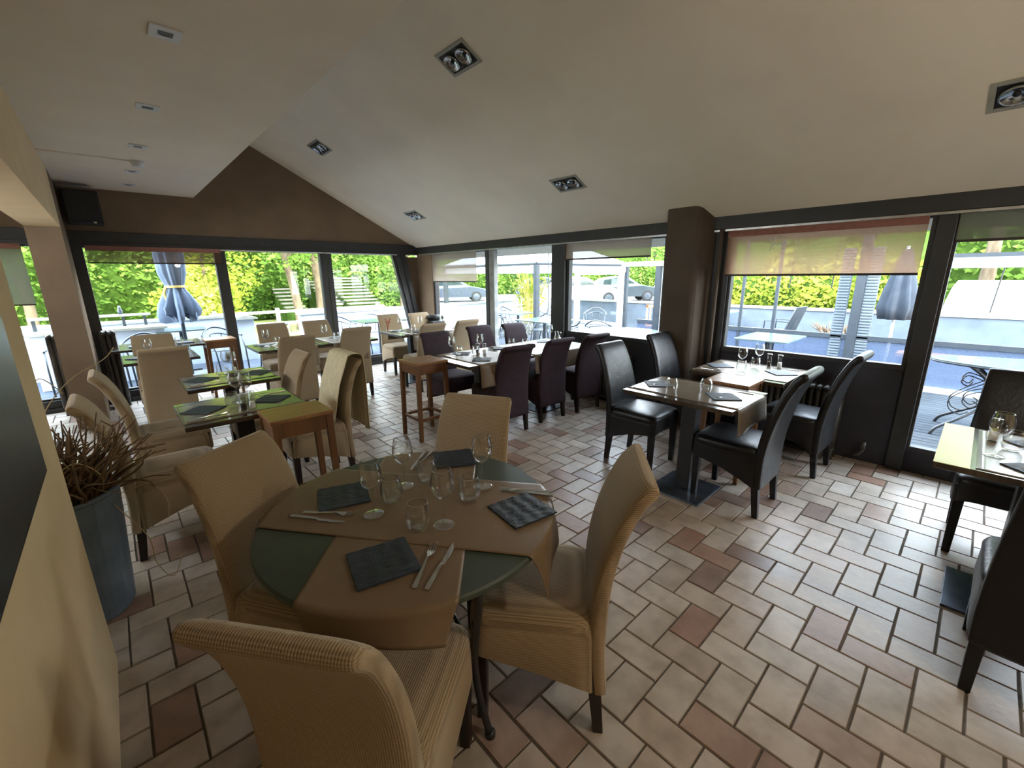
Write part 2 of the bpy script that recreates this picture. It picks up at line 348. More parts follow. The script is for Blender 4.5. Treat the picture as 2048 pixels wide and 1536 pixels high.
zs = lambda x: 2.12 + 0.508 * (4.27 - x)      # sloped ceiling height
b = MB(); b.prism([(0.7, zs(0.7)), (XR + 0.35, zs(XR + 0.35)), (XR + 0.35, zs(XR + 0.35) + 0.2), (0.7, zs(0.7) + 0.25)], 'y', YF - 0.2, YB + 0.45)
ceil = struct('ceiling', b, 'ceil')
b = MB(); b.box(XA - 0.1, 1.05, YF - 0.2, YB, 2.6, 4.2); struct('ceiling_low_soffit', b, 'soffit')
# back gable wall above the windows and around them
b = MB(); b.prism([(1.0, 2.06), (XR + 0.1, 2.06), (XR + 0.1, zs(XR + 0.1) + 0.05), (1.0, zs(1.0) + 0.05)], 'y', YB, YB + 0.2); b.box(XA, 1.0, YB, YB + 0.2, 2.1, 2.7)
b.prism([(4.13, 1.9), (XR + 0.02, 1.9), (XR + 0.02, 0.0), (4.50, 0.0), (4.36, 0.45)], 'y', YB, YB + 0.16)
struct('wall_back', b, 'wall')
b = MB(); b.box(XA, XR, YB - 0.045, YB + 0.1, 1.94, 2.115); b.box(XA, XR, YB - 0.06, YB, 1.945, 1.99); struct('trim_1', b, 'frame', bev=0.004)
b = MB(); b.box(XA, XR, YB - 0.05, YB + 0.12, 0.0, 0.14); b.box(XA, XR, YB - 0.08, YB - 0.05, 0.0, 0.05); struct('trim_2', b, 'frame', bev=0.004)
# left partition, header, column
b = MB(); b.box(XL - 0.25, XL, YF, 2.2, 0, 2.6); b.box(XL - 0.25, XL, 2.2, 6.35, 2.06, 2.6); struct('wall_left', b, 'wall_warm')
b = MB(); b.box(XL - 0.25, XL, 6.35, YB, 0, 2.6); struct('column_left', b, 'wall')
b = MB(); b.box(XA - 0.2, XA, 2.0, 3.0, 0, 2.6); b.box(XA - 0.2, XA, 5.6, YB + 0.2, 0, 2.6); b.box(XA - 0.2, XA, 3.0, 5.6, 0, 1.5); b.box(XA - 0.2, XA, 3.0, 5.6, 2.0, 2.6); b.box(XA, XL - 0.25, 2.0, 2.2, 0, 2.6); struct('wall_alcove', b, 'wall_warm')
b = MB(); b.box(XA - 0.11, XA - 0.105, 3.0, 5.6, 1.5, 2.0); struct('fill_window', b, 'pane')  # added unseen window, lets daylight in to brighten soffit and header
b = MB(); b.box(XL - 0.25, XR + 0.3, YF - 0.2, YF, 0, 4.3); struct('wall_front', b, 'wall_warm')
# right wall : dark panels below the windows, piers, beam
b = MB()
b.box(XR, XR + 0.12, 0.32, 1.75, 0, 0.80); b.box(XR, XR + 0.12, 2.3, 3.8, 0, 0.78); b.box(XR, XR + 0.12, 5.4, 6.95, 0, 0.66)
b.box(XR, XR + 0.12, -0.05, 0.32, 0, 0.2); b.box(XR, XR + 0.12, -1.0, -0.05, 0, 0.22); b.box(XR, XR + 0.12, YF, -1.0, 0, 2.1)
struct('wall_right', b, 'dark_wall', bev=0.004)
b = MB(); b.box(XR - 0.07, XR + 0.1, YF, YB, 1.955, 2.085); struct('trim_3', b, 'frame', bev=0.004)
b = MB(); b.box(XR - 0.06, XR - 0.02, YF, YB - 0.1, 1.935, 1.952); struct('trim_4', b, 'alu')
b = MB(); b.box(1.25, 3.95, YB - 0.075, YB - 0.05, 1.925, 1.94); struct('trim_5', b, 'alu')
# pillar between the window groups
b = MB(); b.prism([(4.18, 2.27), (4.44, 2.33), (4.44, 1.86), (4.22, 1.93), (4.18, 1.97)], 'z', 0, zs(4.3) + 0.1)
struct('column_right', b, 'pillar', bev=0.03, seg=4)
b = MB(); b.box(XR - 0.04, XR + 0.1, 6.93, YB, 0, 1.96); struct('wall_corner', b, 'wall')
b = MB(); b.box(XR - 0.03, XR + 0.1, 1.72, 1.90, 0, 1.96); struct('trim_6', b, 'frame', bev=0.004)
b = MB(); b.tube([(4.36, 1.80, 0.0), (4.36, 1.80, 1.95)], 0.018, 12); tag(b.go('heating_pipe', 'pillar', smooth=True), 'pale vertical heating pipe beside the brown pillar and the wide window', 'pipe')
def sash_y(name, x0, x1, z0, z1, fr=0.045, slant=0.0, y=YB):
    """window in the back wall"""
    b = MB(); y0, y1 = y - 0.02, y + 0.05
    T = lambda p: (p[0] + (slant * (z1 - p[2]) / (z1 - z0) if p[0] > (x0 + x1) / 2 else 0), p[1], p[2])
    for (a, c, d, e) in ((x0, x0 + fr, z0, z1), (x1 - fr, x1, z0, z1), (x0 + fr, x1 - fr, z0, z0 + fr), (x0 + fr, x1 - fr, z1 - fr * 0.6, z1)): b.box(a, c, y0, y1, d, e, T)
    o = struct(name, b, 'frame')
    g = MB(); g.box(x0 + 0.01, x1 - 0.01, y + 0.012, y + 0.018, z0 + 0.01, z1 - 0.01, T); g.go('pane', 'pane', o); return o
def sash_x(name, y0, y1, z0, z1, fr=0.045, m='frame'):
    b = MB(); a0, a1 = XR - 0.01, XR + 0.06
    for (c, d, e, f) in ((y0, y0 + fr, z0, z1), (y1 - fr, y1, z0, z1), (y0 + fr, y1 - fr, z0, z0 + fr), (y0 + fr, y1 - fr, z1 - fr * 0.6, z1)): b.box(a0, a1, c, d, e, f)
    o = struct(name, b, m)
    g = MB(); g.box(XR + 0.022, XR + 0.028, y0 + 0.01, y1 - 0.01, z0 + 0.01, z1 - 0.01); g.go('pane', 'pane', o); return o
sash_y('window_1', XA, -0.50, 0.12, 1.95)
sash_y('window_2', -0.20, 1.24, 0.12, 1.95)
sash_y('window_3', 1.26, 2.64, 0.12, 1.95)
sash_y('window_4', 2.72, 3.92, 0.12, 1.95, slant=0.38)
b = MB(); b.box(1.17, 1.30, YB - 0.04, YB + 0.06, 0, 1.96); b.box(2.60, 2.685, YB - 0.04, YB + 0.06, 0, 1.96); b.box(2.70, 2.775, YB - 0.055, YB + 0.06, 0, 1.96); b.box(-0.24, -0.14, YB - 0.07, YB + 0.06, 0, 1.96)
T = lambda p: (p[0] + 0.38 * (1.95 - p[2]) / 1.95, p[1], p[2])
b.box(3.93, 4.02, YB - 0.05, YB + 0.08, 0.0, 1.95, T); b.box(4.035, 4.12, YB - 0.075, YB + 0.08, 0.0, 1.95, T)
struct('trim_7', b, 'frame', bev=0.003)
sash_x('window_5', 5.36, 6.93, 0.66, 1.95)
sash_x('door_1', 3.98, 5.36, 0.02, 1.95, 0.03, 'greyframe')
b = MB(); b.box(XR - 0.01, XR + 0.07, 5.22, 5.33, 0.02, 1.93); struct('trim_9', b, 'greyframe', bev=0.004)
sash_x('window_6', 2.36, 3.76, 0.78, 1.95)
sash_x('window_7', 0.31, 1.74, 0.80, 1.95)
sash_x('door_2', -0.95, 0.24, 0.18, 1.95, 0.035)
b = MB(); b.box(XR - 0.03, XR + 0.1, 0.225, 0.325, 0, 1.96); b.box(XR - 0.03, XR + 0.1, -1.05, -0.95, 0, 1.96); b.box(XR - 0.05, XR + 0.1, 3.76, 3.99, 0, 1.96)
b.box(XR - 0.02, XR + 0.1, 5.34, 5.42, 0, 1.96); struct('trim_8', b, 'frame', bev=0.004)

# ------------------------------------------------------------------ blinds
def blind_x(y0, y1, zb, m, label, roll='blindroll', x=XR - 0.035):
    o = thing('roller_blind', label, 'blind', (x, (y0 + y1) / 2, 1.955)); h = (y1 - y0) / 2
    b = MB(); n = 14
    for i in range(n + 1): pass
    b.box(-0.0012, 0.0012, -h, h, zb - 1.955, 0.0); b.go('blind_fabric', m, o)
    b = MB(); b.box(-0.006, 0.008, -h, h, zb - 1.955 - 0.012, zb - 1.955 + 0.006); b.go('bottom_bar', 'blindbar', o)
    return o
o = blind_x(5.62, 6.92, 1.46, 'blindgrey', 'beige roller blind half down over the window next to the far corner')
o = blind_x(2.55, 3.94, 1.745, 'blindgrey', 'pale roller blind drawn a little way down over the window left of the brown pillar')
bl = blind_x(0.37, 1.75, 1.535, 'blind', 'brown roller blind covering the top third of the wide window right of the pillar')
b = MB(); b.box(-0.012, 0.012, -0.69, 0.69, -0.075, 0.0); b.go('valance', 'blindroll', bl)
sq = MB(); pts = [(0.0, 0.34), (0.0, 0.29), (0.0, 0.305), (0.0, 0.275), (0.0, 0.28), (0.0, 0.255), (0.0, 0.262), (0.0, 0.235), (0.0, 0.24), (0.0, 0.215), (0.0, 0.21)]
zz = [-0.11, -0.145, -0.10, -0.215, -0.15, -0.168, -0.145, -0.168, -0.142, -0.168, -0.135]
yy = [0.335, 0.30, 0.282, 0.33, 0.285, 0.265, 0.25, 0.232, 0.216, 0.198, 0.175]
sq.tube([(-0.003, y, z) for y, z in zip(yy, zz)], 0.0025, 5); sq.go('script_lettering', 'white', bl)
blind_x(-0.93, 0.215, 1.755, 'blindgreen', 'short dark roller blind at the top of the glass door by the right edge')
def blind_y(x0, x1, zb, m, label, y=YB - 0.085):
    o = thing('roller_blind', label, 'blind', ((x0 + x1) / 2, y, 1.945)); h = (x1 - x0) / 2
    b = MB(); b.box(-h, h, -0.0012, 0.0012, zb - 1.945, 0); b.go('blind_fabric', m, o)
    b = MB(); b.box(-h, h, -0.006, 0.006, zb - 1.945 - 0.01, zb - 1.945 + 0.004); b.go('bottom_bar', 'blindbar', o)
    b = MB(); b.box(-h, h, -0.01, 0.01, -0.055, 0.0); b.go('valance', 'blindroll', o)
blind_y(-0.12, 1.24, 1.75, 'blindbrown', 'brown roller blind over the top of the leftmost main back window')
blind_y(XA + 0.05, -0.63, 1.285, 'blindgreen', 'long olive roller blind in the window seen through the left opening')

# ------------------------------------------------------------------ ceiling fittings
def mk_spot():
    o = thing('recessed_spotlight', '', 'ceiling light')
    b = MB(); hx, hy, t = 0.105, 0.175, 0.024
    b.box(-hx, hx, -hy, -hy + t, -0.008, 0.01); b.box(-hx, hx, hy - t, hy, -0.008, 0.01); b.box(-hx, -hx + t, -hy + t, hy - t, -0.008, 0.01); b.box(hx - t, hx, -hy + t, hy - t, -0.008, 0.01)
    b.go('spot_frame', 'spotframe', o, bev=0.002)
    b = MB(); b.box(-hx + t, hx - t, -hy + t, hy - t, -0.001, 0.004); b.go('spot_housing', 'black', o)
    for s in (-1, 1):
        b = MB(); b.lathe([(0.0, -0.004), (0.03, -0.006), (0.055, -0.016), (0.062, -0.022), (0.066, -0.018), (0.066, -0.002)], 24, (0, s * 0.075, 0)); l = b.go('lamp_reflector', 'chrome', o, smooth=True)
        b = MB(); b.lathe([(0.0, -0.014), (0.012, -0.013), (0.016, -0.006)], 12, (0, s * 0.075, 0)); b.go('bulb', 'black', l, smooth=True)
    return o
sp = Proto(mk_spot); sl = math.atan(0.508)
for x, y, lab in ((2.25, 3.02, 'grey framed twin spotlight in the slope, nearest the top of the picture'), (2.27, 6.02, 'grey framed twin spotlight high on the slope near the brown gable'),
                  (3.62, 6.1, 'small bright framed spotlight low on the slope near the far corner'), (3.62, 3.08, 'framed twin spotlight low on the slope above the purple chairs'),
                  (3.64, 0.0, 'dark framed twin spotlight in the slope at the right picture edge')):
    o = sp.at((x, y, zs(x)), 0, lab, 'twin spotlights in the sloped ceiling'); o.rotation_euler = (0, sl, 0)
def mk_down():
    o = thing('square_downlight', '', 'ceiling light')
    b = MB(); h, t = 0.058, 0.03
    b.box(-h, h, -h, -h + t, -0.006, 0.004); b.box(-h, h, h - t, h, -0.006, 0.004); b.box(-h, -h + t, -h + t, h - t, -0.006, 0.004); b.box(h - t, h, -h + t, h - t, -0.006, 0.004)
    b.go('spot_frame', 'white', o)
    b = MB(); b.lathe([(0.0, -0.002), (0.03, -0.003), (0.032, 0.003)], 20); b.go('bulb', 'black', o); return o
dn = Proto(mk_down)
for y, lab in ((2.65, 'nearest of the small square spots in the flat ceiling strip'), (3.78, 'second small square spot in the flat ceiling, brightest white'), (4.89, 'third small square spot in the flat ceiling, before the smoke detector'),
               (6.01, 'small square spot just beyond the smoke detector'), (6.87, 'farthest small square spot beside the back wall')):
    dn.at((0.38, y, 2.6), 0, lab, 'square spots in the flat ceiling')
o = thing('smoke_detector', 'round white smoke detector on the flat ceiling with a cable run', 'smoke detector', (0.40, 5.5, 2.6))
b = MB(); b.lathe([(0.0, -0.045), (0.03, -0.045), (0.045, -0.035), (0.05, -0.02), (0.055, -0.018), (0.055, 0.0)], 24); b.go('detector_body', 'white', o, smooth=True)
b = MB(); b.box(-0.64, -0.05, -0.008, 0.008, -0.010, 0.0); b.go('cable_duct', 'soffit', o)
# speaker
o = thing('loudspeaker', 'black wall loudspeaker high in the far left corner', 'speaker', (-0.06, 7.18, 2.17))
b = MB(); b.box(-0.15, 0.16, -0.12, 0.12, 0.0, 0.36); b.go('speaker_cabinet', 'black', o, bev=0.015)
b = MB(); b.box(-0.13, 0.14, -0.135, -0.12, 0.03, 0.34); b.go('speaker_grille', 'black', o, bev=0.005)
b = MB(); b.lathe([(0.0, 0.0), (0.008, 0.0)], 10, (0.07, -0.137, 0.02)); b.box(0.075, 0.1, -0.139, -0.135, 0.005, 0.022); b.go('maker_badge', 'alu', o)
b = MB(); b.box(-0.03, 0.03, 0.12, 0.24, 0.15, 0.2); b.go('wall_bracket', 'black', o)
# chalkboard / screen on left wall
o = thing('wall_screen', 'large black wall screen cut off by the left picture edge', 'screen', (XL, 0.9, 0.98))
b = MB(); b.box(0.0, 0.006, -1.6, 0.97, 0.0, 0.60); b.go('screen_body', 'black', o, bev=0.004)
b = MB(); b.box(0.0062, 0.0075, -1.585, 0.955, 0.012, 0.588); b.go('display_panel', 'screen', o)

# ------------------------------------------------------------------ radiators
def radiator(loc, rz, n, h, label, deep=0.14, tr=0.02):
    o = thing('cast_iron_radiator', label, 'radiator', loc, rz); p = 0.05
    for i in range(n):
        b = MB(); x = (i - (n - 1) / 2) * p
        for y in (-deep * 0.36, 0, deep * 0.36): b.tube([(x, y, 0.10), (x, y, h - 0.05)], tr, 8)
        for z in (0.10, h - 0.05):
            b.tube([(x, -deep * 0.42, z), (x, -deep * 0.2, z + (0.025 if z > 0.3 else -0.02)), (x, deep * 0.2, z + (0.025 if z > 0.3 else -0.02)), (x, deep * 0.42, z)], 0.024, 8)
        if i in (0, n - 1): b.tube([(x, -deep * 0.3, 0.09), (x, -deep * 0.32, 0)], [0.018, 0.022], 8); b.tube([(x, deep * 0.3, 0.09), (x, deep * 0.32, 0)], [0.018, 0.022], 8)
        b.go('radiator_section', 'iron', o, smooth=True)
    return o
radiator((-0.10, 7.20, 0), 0, 3, 0.95, 'dark ribbed radiator standing between the left column and the back window', 0.18, 0.027)
radiator((-0.57, 7.15, 0), 0, 2, 0.95, 'dark ribbed radiator seen through the left opening against the bright window', 0.18, 0.03)
r = radiator((4.34, 1.05, 0), PI / 2, 16, 0.63, 'long dark radiator under the wide window right of the pillar')
b = MB(); b.tube([(-0.52, 0.0, 0.08), (-0.56, 0, 0.085), (-0.575, 0, 0.12), (-0.575, 0, 0.14)], 0.016, 8); b.lathe([(0.0, 0.2), (0.02, 0.198), (0.024, 0.14), (0.018, 0.135)], 12, (-0.575, 0, 0)); b.go('radiator_valve', 'iron', r, smooth=True)
radiator((4.34, 3.05, 0), PI / 2, 15, 0.63, 'dark radiator under the window behind the purple chairs')

# ------------------------------------------------------------------ CHAIRS
def superring(cx, cy, cz, hx, hy, n, axu, axv, e):
    return [(cx + axu[0] * a + axv[0] * b_, cy + axu[1] * a + axv[1] * b_, cz + axu[2] * a + axv[2] * b_) for a, b_ in sell(n, hx, hy, e)]
def back_loft(curve, wid, th, e=0.4, n=28):
    """slab swept along the side profile curve [(y,z)], width and thickness per station, rounded ends"""
    P = [Vector((0, y, z)) for y, z in curve]; R = []
    def frame(i):
        if i == 0: t = P[1] - P[0]
        elif i == len(P) - 1: t = P[-1] - P[-2]
        else: t = P[i + 1] - P[i - 1]
        t.normalize(); return t, Vector((1, 0, 0)).cross(t)
    t, nrm = frame(0)
    R.append(superring(*(P[0]), wid[0] - 0.012, th[0] - 0.01, n, (1, 0, 0), nrm, e))
    for i in range(len(P)):
        t, nrm = frame(i); p = P[i] + (t * 0.008 if i == 0 else Vector((0, 0, 0)))
        R.append(superring(*p, wid[i], th[i], n, (1, 0, 0), nrm, e))
    t, nrm = frame(len(P) - 1); p = P[-1]
    for k in (0.35, 0.7, 0.9, 1.0):
        q = math.sqrt(max(0, 1 - k * k)); R.append(superring(*(p + t * th[-1] * k), wid[-1] - th[-1] * (1 - q) * 0.55, max(th[-1] * q, 0.002), n, (1, 0, 0), nrm, e))
    return MB().rings(R)
def dense(pts, k=4):
    """Catmull-Rom resample"""
    out = []; n = len(pts)
    for i in range(n - 1):
        p0 = pts[max(i - 1, 0)]; p1 = pts[i]; p2 = pts[i + 1]; p3 = pts[min(i + 2, n - 1)]
        for j in range(k):
            t = j / k
            out.append(tuple(0.5 * (2 * b + (-a + c) * t + (2 * a - 5 * b + 4 * c - d) * t * t + (-a + 3 * b - 3 * c + d) * t ** 3) for a, b, c, d in zip(p0, p1, p2, p3)))
    out.append(tuple(pts[-1])); return out
def mk_chair(kind, H):
    mat = {'beige': 'beige', 'purple': 'purple', 'black': 'leather'}[kind]
    o = thing('dining_chair', '', 'chair')
    # backrest
    if kind == 'black':
        raw = [(-0.205, 0.20, 0.205, 0.026), (-0.198, 0.33, 0.208, 0.028), (-0.203, 0.47, 0.206, 0.03), (-0.222, 0.60, 0.202, 0.03), (-0.262, 0.76, 0.194, 0.029), (-0.318, 0.90, 0.188, 0.028), (-0.358, H - 0.025, 0.184, 0.03)]
    else:
        raw = [(-0.215, 0.17, 0.205, 0.026), (-0.200, 0.33, 0.206, 0.03), (-0.200, 0.46, 0.204, 0.033), (-0.212, 0.60, 0.200, 0.031), (-0.245, 0.74, 0.196, 0.028), (-0.295, 0.86, 0.190, 0.027), (-0.338, H - 0.02, 0.186, 0.026)]
    d = dense(raw, 4)
    b = back_loft([(p[0], p[1]) for p in d], [p[2] for p in d], [p[3] for p in d], 0.38 if kind != 'black' else 0.3)
    b.go('backrest', mat, o, smooth=True)
    # seat cushion
    b = MB(); R = []; cx, cy = 0.0, 0.018
    for z, k in ((0.405, -0.006), (0.42, 0.0), (0.445, 0.002), (0.462, -0.006), (0.472, -0.02), (0.479, -0.05), (0.484, -0.10), (0.486, -0.16)):
        R.append([(x, y + cy, z) for x, y in sell(40, 0.212 + k, 0.215 + k, 0.28)])
    b.rings(R); b.go('seat', mat, o, smooth=True)
    # apron / skirt under the seat
    b = MB(); n = 80; R0 = []; R1 = []; R2 = []; R3 = []
    fb, rb, arch = (0.315, 0.19, 0.035) if kind == 'black' else (0.295, 0.175, 0.02)
    for x, y in sell(n, 0.211, 0.222, 0.22):
        yy = (y + 0.222) / 0.444; z = rb + (fb - rb) * yy
        xx = abs(x) / 0.211
        if xx > 0.97: z += arch * math.sin(PI * yy) ** 0.8
        elif y > 0: z += arch * (1 - xx ** 4) * 0.8
        R0.append((x * 0.98, y + 0.014, 0.435)); R1.append((x * 1.0, y + 0.014, 0.40)); R2.append((x * 1.01, y + 0.014, z)); R3.append((x * 0.97, (y) * 0.97 + 0.014, z + 0.002))
    b.rings([R0, R1, R2, R3], cap=False); b.f.append([j for j in range(n)])
    R4 = [(p[0], p[1], 0.42) for p in R3]; b.rings([R3, R4], cap=False)
    b.go('seat_skirt', mat, o, smooth=False, bev=0.0)
    # legs
    for sx_, sy_, z1, spl in ((-1, 1, 0.42, 0.0), (1, 1, 0.42, 0.0), (-1, -1, 0.30, -0.03), (1, -1, 0.30, -0.03)):
        b = MB(); x, y = sx_ * 0.178, (0.195 if sy_ > 0 else -0.185); R = []
        for t, h in ((0, 0.017), (0.4, 0.020), (1, 0.024)):
            z = z1 * t; yo = spl * (1 - t); R.append([(x + a * h, y + yo + c * h, z) for a, c in ((-1, -1), (1, -1), (1, 1), (-1, 1))])
        b.rings(R); b.go('leg', 'legwood' if kind != 'black' else 'leather', o, bev=0.003)
    return o
cb = Proto(lambda: mk_chair('beige', 0.935)); cp_ = Proto(lambda: mk_chair('purple', 0.91)); ck = Proto(lambda: mk_chair('black', 0.98))
rad = math.radians
G1, G2, G3 = 'beige knit covered dining chairs', 'aubergine fabric dining chairs', 'black leather dining chairs'
for x, y, r, lab in (
    (1.0, 0.942, 39.7, 'beige covered chair right of the round table, its tall back edge towards the camera'),
    (0.40, 1.56, -148, 'beige covered chair left of the round table, back leaning over the pot side'),
    (0.37, 0.965, -53, 'nearest beige covered chair at the bottom left, seen from behind'),
    (1.042, 1.567, 118.5, 'beige covered chair on the far side of the round table'),
    (0.10, 3.17, -90, 'beige covered chair behind the dry twigs, at the nearer small left table'),
    (0.16, 4.02, -90, 'beige covered chair facing right at the second small left table, beside the left column'),
    (0.985, 3.36, 90, 'beige covered chair with a cream towel over its back'),
    (0.80, 3.93, 90, 'beige covered chair seen edge on, between the towel chair and the second small table'),
    (0.275, 5.386, 0, 'beige covered chair with its back to the camera before the left back window'),
    (0.274, 6.05, 180, 'beige covered chair facing the camera in front of the left back window, behind the glasses'),
    (1.42, 5.345, 1.6, 'beige chair, back to camera, at the left half of the middle back tables'),
    (2.218, 5.632, 0.7, 'beige chair, back to camera, right of the draped runner between window posts'),
    (1.58, 6.33, 180, 'beige covered chair facing the camera by the left end of the middle back tables'),
    (2.17, 6.30, 182, 'beige covered chair facing the camera directly left of the second window post'),
    (3.13, 5.281, 0, 'pale beige chair back just above the left far purple chair'),
    (3.766, 5.349, -3, 'pale beige tall chair back left of the middle far purple chair'),
    (3.38, 6.45, 178, 'beige covered chair at the far corner table with its side and seat in view'),
    (3.885, 6.315, 178, 'beige covered chair closest to the far corner of the room')):
    cb.at((x, y, 0), rad(r), lab, G1)
for x, y, r, lab in ((2.785, 3.229, -5, 'nearest aubergine chair with its back to the camera'), (3.381, 3.242, -1.6, 'middle aubergine chair with its back to the camera'),
    (3.95, 3.188, -4, 'aubergine chair with its back to the camera, beside the black chair'), (2.737, 4.017, 179, 'aubergine chair facing the camera behind the tall wooden stand'),
    (3.498, 4.153, 178, 'aubergine chair facing the camera in the middle of the far side'), (4.02, 4.055, 178, 'aubergine chair facing the camera closest to the glass door')):
    cp_.at((x, y, 0), rad(r), lab, G2)
for x, y, r, lab in ((3.125, 1.79, 180, 'black leather chair facing the camera at the nearer table by the pillar'), (3.955, 1.80, 178, 'black leather chair facing the camera in front of the brown pillar'),
    (3.03, 0.99, 0, 'black leather chair with its back to the camera, nearest of the four by the pillar'), (3.96, 0.88, -1.4, 'black leather chair with its back to the camera beside the radiator'),
    (3.46, -0.27, 90, 'black chair behind the wine glass at the right picture edge'), (2.36, -0.38, -90, 'big dark chair cut off by the right picture edge, nearest the camera there')):
    ck.at((x, y, 0), rad(r), lab, G3)
# towel draped over the back of the towel chair (chair faces -X)
def cloth_grid(fn, nu, nv):
    v = [fn(i / nu, j / nv) for i in range(nu + 1) for j in range(nv + 1)]
    f = [[i * (nv + 1) + j, (i + 1) * (nv + 1) + j, (i + 1) * (nv + 1) + j + 1, i * (nv + 1) + j + 1] for i in range(nu) for j in range(nv)]
    return v, f
def solid(o, t):
    m = o.modifiers.new('thickness', 'SOLIDIFY'); m.thickness = t; m.offset = 1.0; return o
def towel_fn(u, v):
    y = 3.36 - 0.185 + 0.37 * v; s = u * 1.18; xb, zt = 1.308, 0.975   # over the top: front side down then back side
    wob = 0.012 * math.sin(v * 9 + 1) + 0.008 * math.sin(v * 21)
    if s < 0.62:  # outer (camera/right) side hanging, bottom first
        z = zt - 0.012 - (0.62 - s) * (0.95 if v > 0.2 else 0.98); k = (zt - z); x = xb + 0.047 + abs(wob) * min(1, k * 5) - 0.01 * k; y -= 0.05 * k * (v - 0.2)
    elif s < 0.70:
        a = (s - 0.62) / 0.08 * PI; x = xb - 0.015 + 0.062 * math.cos(a); z = zt - 0.012 + 0.026 * math.sin(a)
    else:
        k = s - 0.70; z = zt - 0.012 - k; x = xb - 0.077 - k * 0.40 + (0.16 * max(0, k - 0.2)) + wob * 0.15
    return (x, y, z)
v, f = cloth_grid(towel_fn, 60, 24)
tag(solid(link_mesh('towel', v, f, 'towel', smooth=True), 0.004), 'cream towel hanging over the back of a beige chair', 'towel')

# ------------------------------------------------------------------ TABLES
def mk_table(sx, sy, sides=False):
    o = thing('bistro_table', '', 'table')
    b = MB(); b.box(-sx / 2, sx / 2, -sy / 2, sy / 2, 0.722, 0.75); b.go('tabletop', 'tabletop', o, bev=0.003)
    b = MB(); b.box(-0.05, 0.05, -0.05, 0.05, 0.012, 0.70); b.box(-0.16, 0.16, -0.16, 0.16, 0.70, 0.722); b.go('pedestal', 'tableiron', o, bev=0.004)
    b = MB(); b.box(-0.2, 0.2, -0.19, 0.19, 0.0, 0.012); b.go('base_plate', 'steelplate', o, bev=0.002)
    return o
def table(x0, x1, y0, y1, lab, gr='square pedestal tables'):
    o = mk_table(x1 - x0, y1 - y0); o.location = ((x0 + x1) / 2, (y0 + y1) / 2, 0); tag(o, lab, 'table', gr); return o
table(0.18, 0.84, 2.87, 3.47, 'dark glossy table in front of the twig pot, left of the towel chair')
table(0.30, 0.93, 3.86, 4.47, 'second dark glossy table behind the twig pot, before the left back window')
table(-0.02, 0.60, 5.56, 6.2, 'dark table with glasses half hidden behind two beige chair backs')
table(-0.10, 0.80, 6.68, 7.33, 'table standing right against the left back window')
table(1.12, 1.80, 5.42, 6.08, 'left half of the middle back tables, bare glossy corner towards the camera')
table(1.82, 2.55, 5.42, 6.08, 'right half of the middle back tables, under the second window')
table(2.90, 3.60, 5.42, 6.15, 'left one of the two far corner tables')
table(3.62, 4.30, 5.42, 6.15, 'table in the far corner beside the grey door frame')
table(2.28, 3.12, 3.06, 3.80, 'table at the stand end of the long aubergine setting')
table(3.14, 4.10, 3.06, 3.80, 'table at the glass door end of the long aubergine setting')
table(2.60, 3.21, 0.90, 1.66, 'dark table with two upturned tumblers, nearest the pillar group')
table(3.55, 4.24, 0.90, 1.62, 'dark table under the wide window with wine glasses and shakers')
t9 = table(2.51, 3.22, -0.62, 0.03, 'table with a pale wood edge reflecting yellow, cut off by the right picture edge')
b = MB(); b.box(-0.356, 0.356, 0.216, 0.327, 0.7495, 0.7515); b.go('reflection_band', 'edgereflect', t9)  # pale wood margin, yellow reflection of the bushes put into its colour
# wooden stands
def mk_stand():
    o = thing('wooden_stand', '', 'stand'); h = 0.175
    b = MB(); b.box(-h, h, -h, h, 0.745, 0.77); b.go('tabletop', 'oak', o, bev=0.006, seg=3)
    b = MB(); k = 0.15
    for s in (-1, 1):
        b.box(-k, k, s * k - 0.01, s * k + 0.01, 0.655, 0.745); b.box(s * k - 0.01, s * k + 0.01, -k, k, 0.655, 0.745)
    b.go('apron', 'oakdark', o, bev=0.002)
    b = MB()
    for s in (-1, 1): b.box(-k, k, s * k - 0.011, s * k + 0.011, 0.20, 0.225); b.box(s * k - 0.011, s * k + 0.011, -k, k, 0.20, 0.225)
    b.go('stretcher', 'oakdark', o)
    for sx_ in (-1, 1):
        for sy_ in (-1, 1):
            b = MB(); x, y = sx_ * 0.148, sy_ * 0.148; R = []
            for t, hh in ((0, 0.016), (0.5, 0.018), (1, 0.02)): R.append([(x + (1 - t) * 0.012 * sx_ + a * hh, y + (1 - t) * 0.012 * sy_ + c * hh, 0.744 * t) for a, c in ((-1, -1), (1, -1), (1, 1), (-1, 1))])
            b.rings(R); b.go('leg', 'oakdark', o, bev=0.002)
    return o
st = Proto(mk_stand); GS = 'small wooden stands beside the tables'
st.at((2.13, 3.60, 0), 0, 'wooden stand with crossed stretchers at the end of the long aubergine table', GS)
st.at((0.71, 2.725, 0), 0, 'wooden stand with greenish top beside the towel chair', GS, (1.0, 0.86, 1.0))
st.at((0.985, 6.93, 0), 0, 'red brown wooden stand against the left back window post', GS)
st.at((3.385, 1.19, 0), 0, 'wooden stand wedged between the two tables by the pillar', GS, (0.92, 0.92, 1.0))
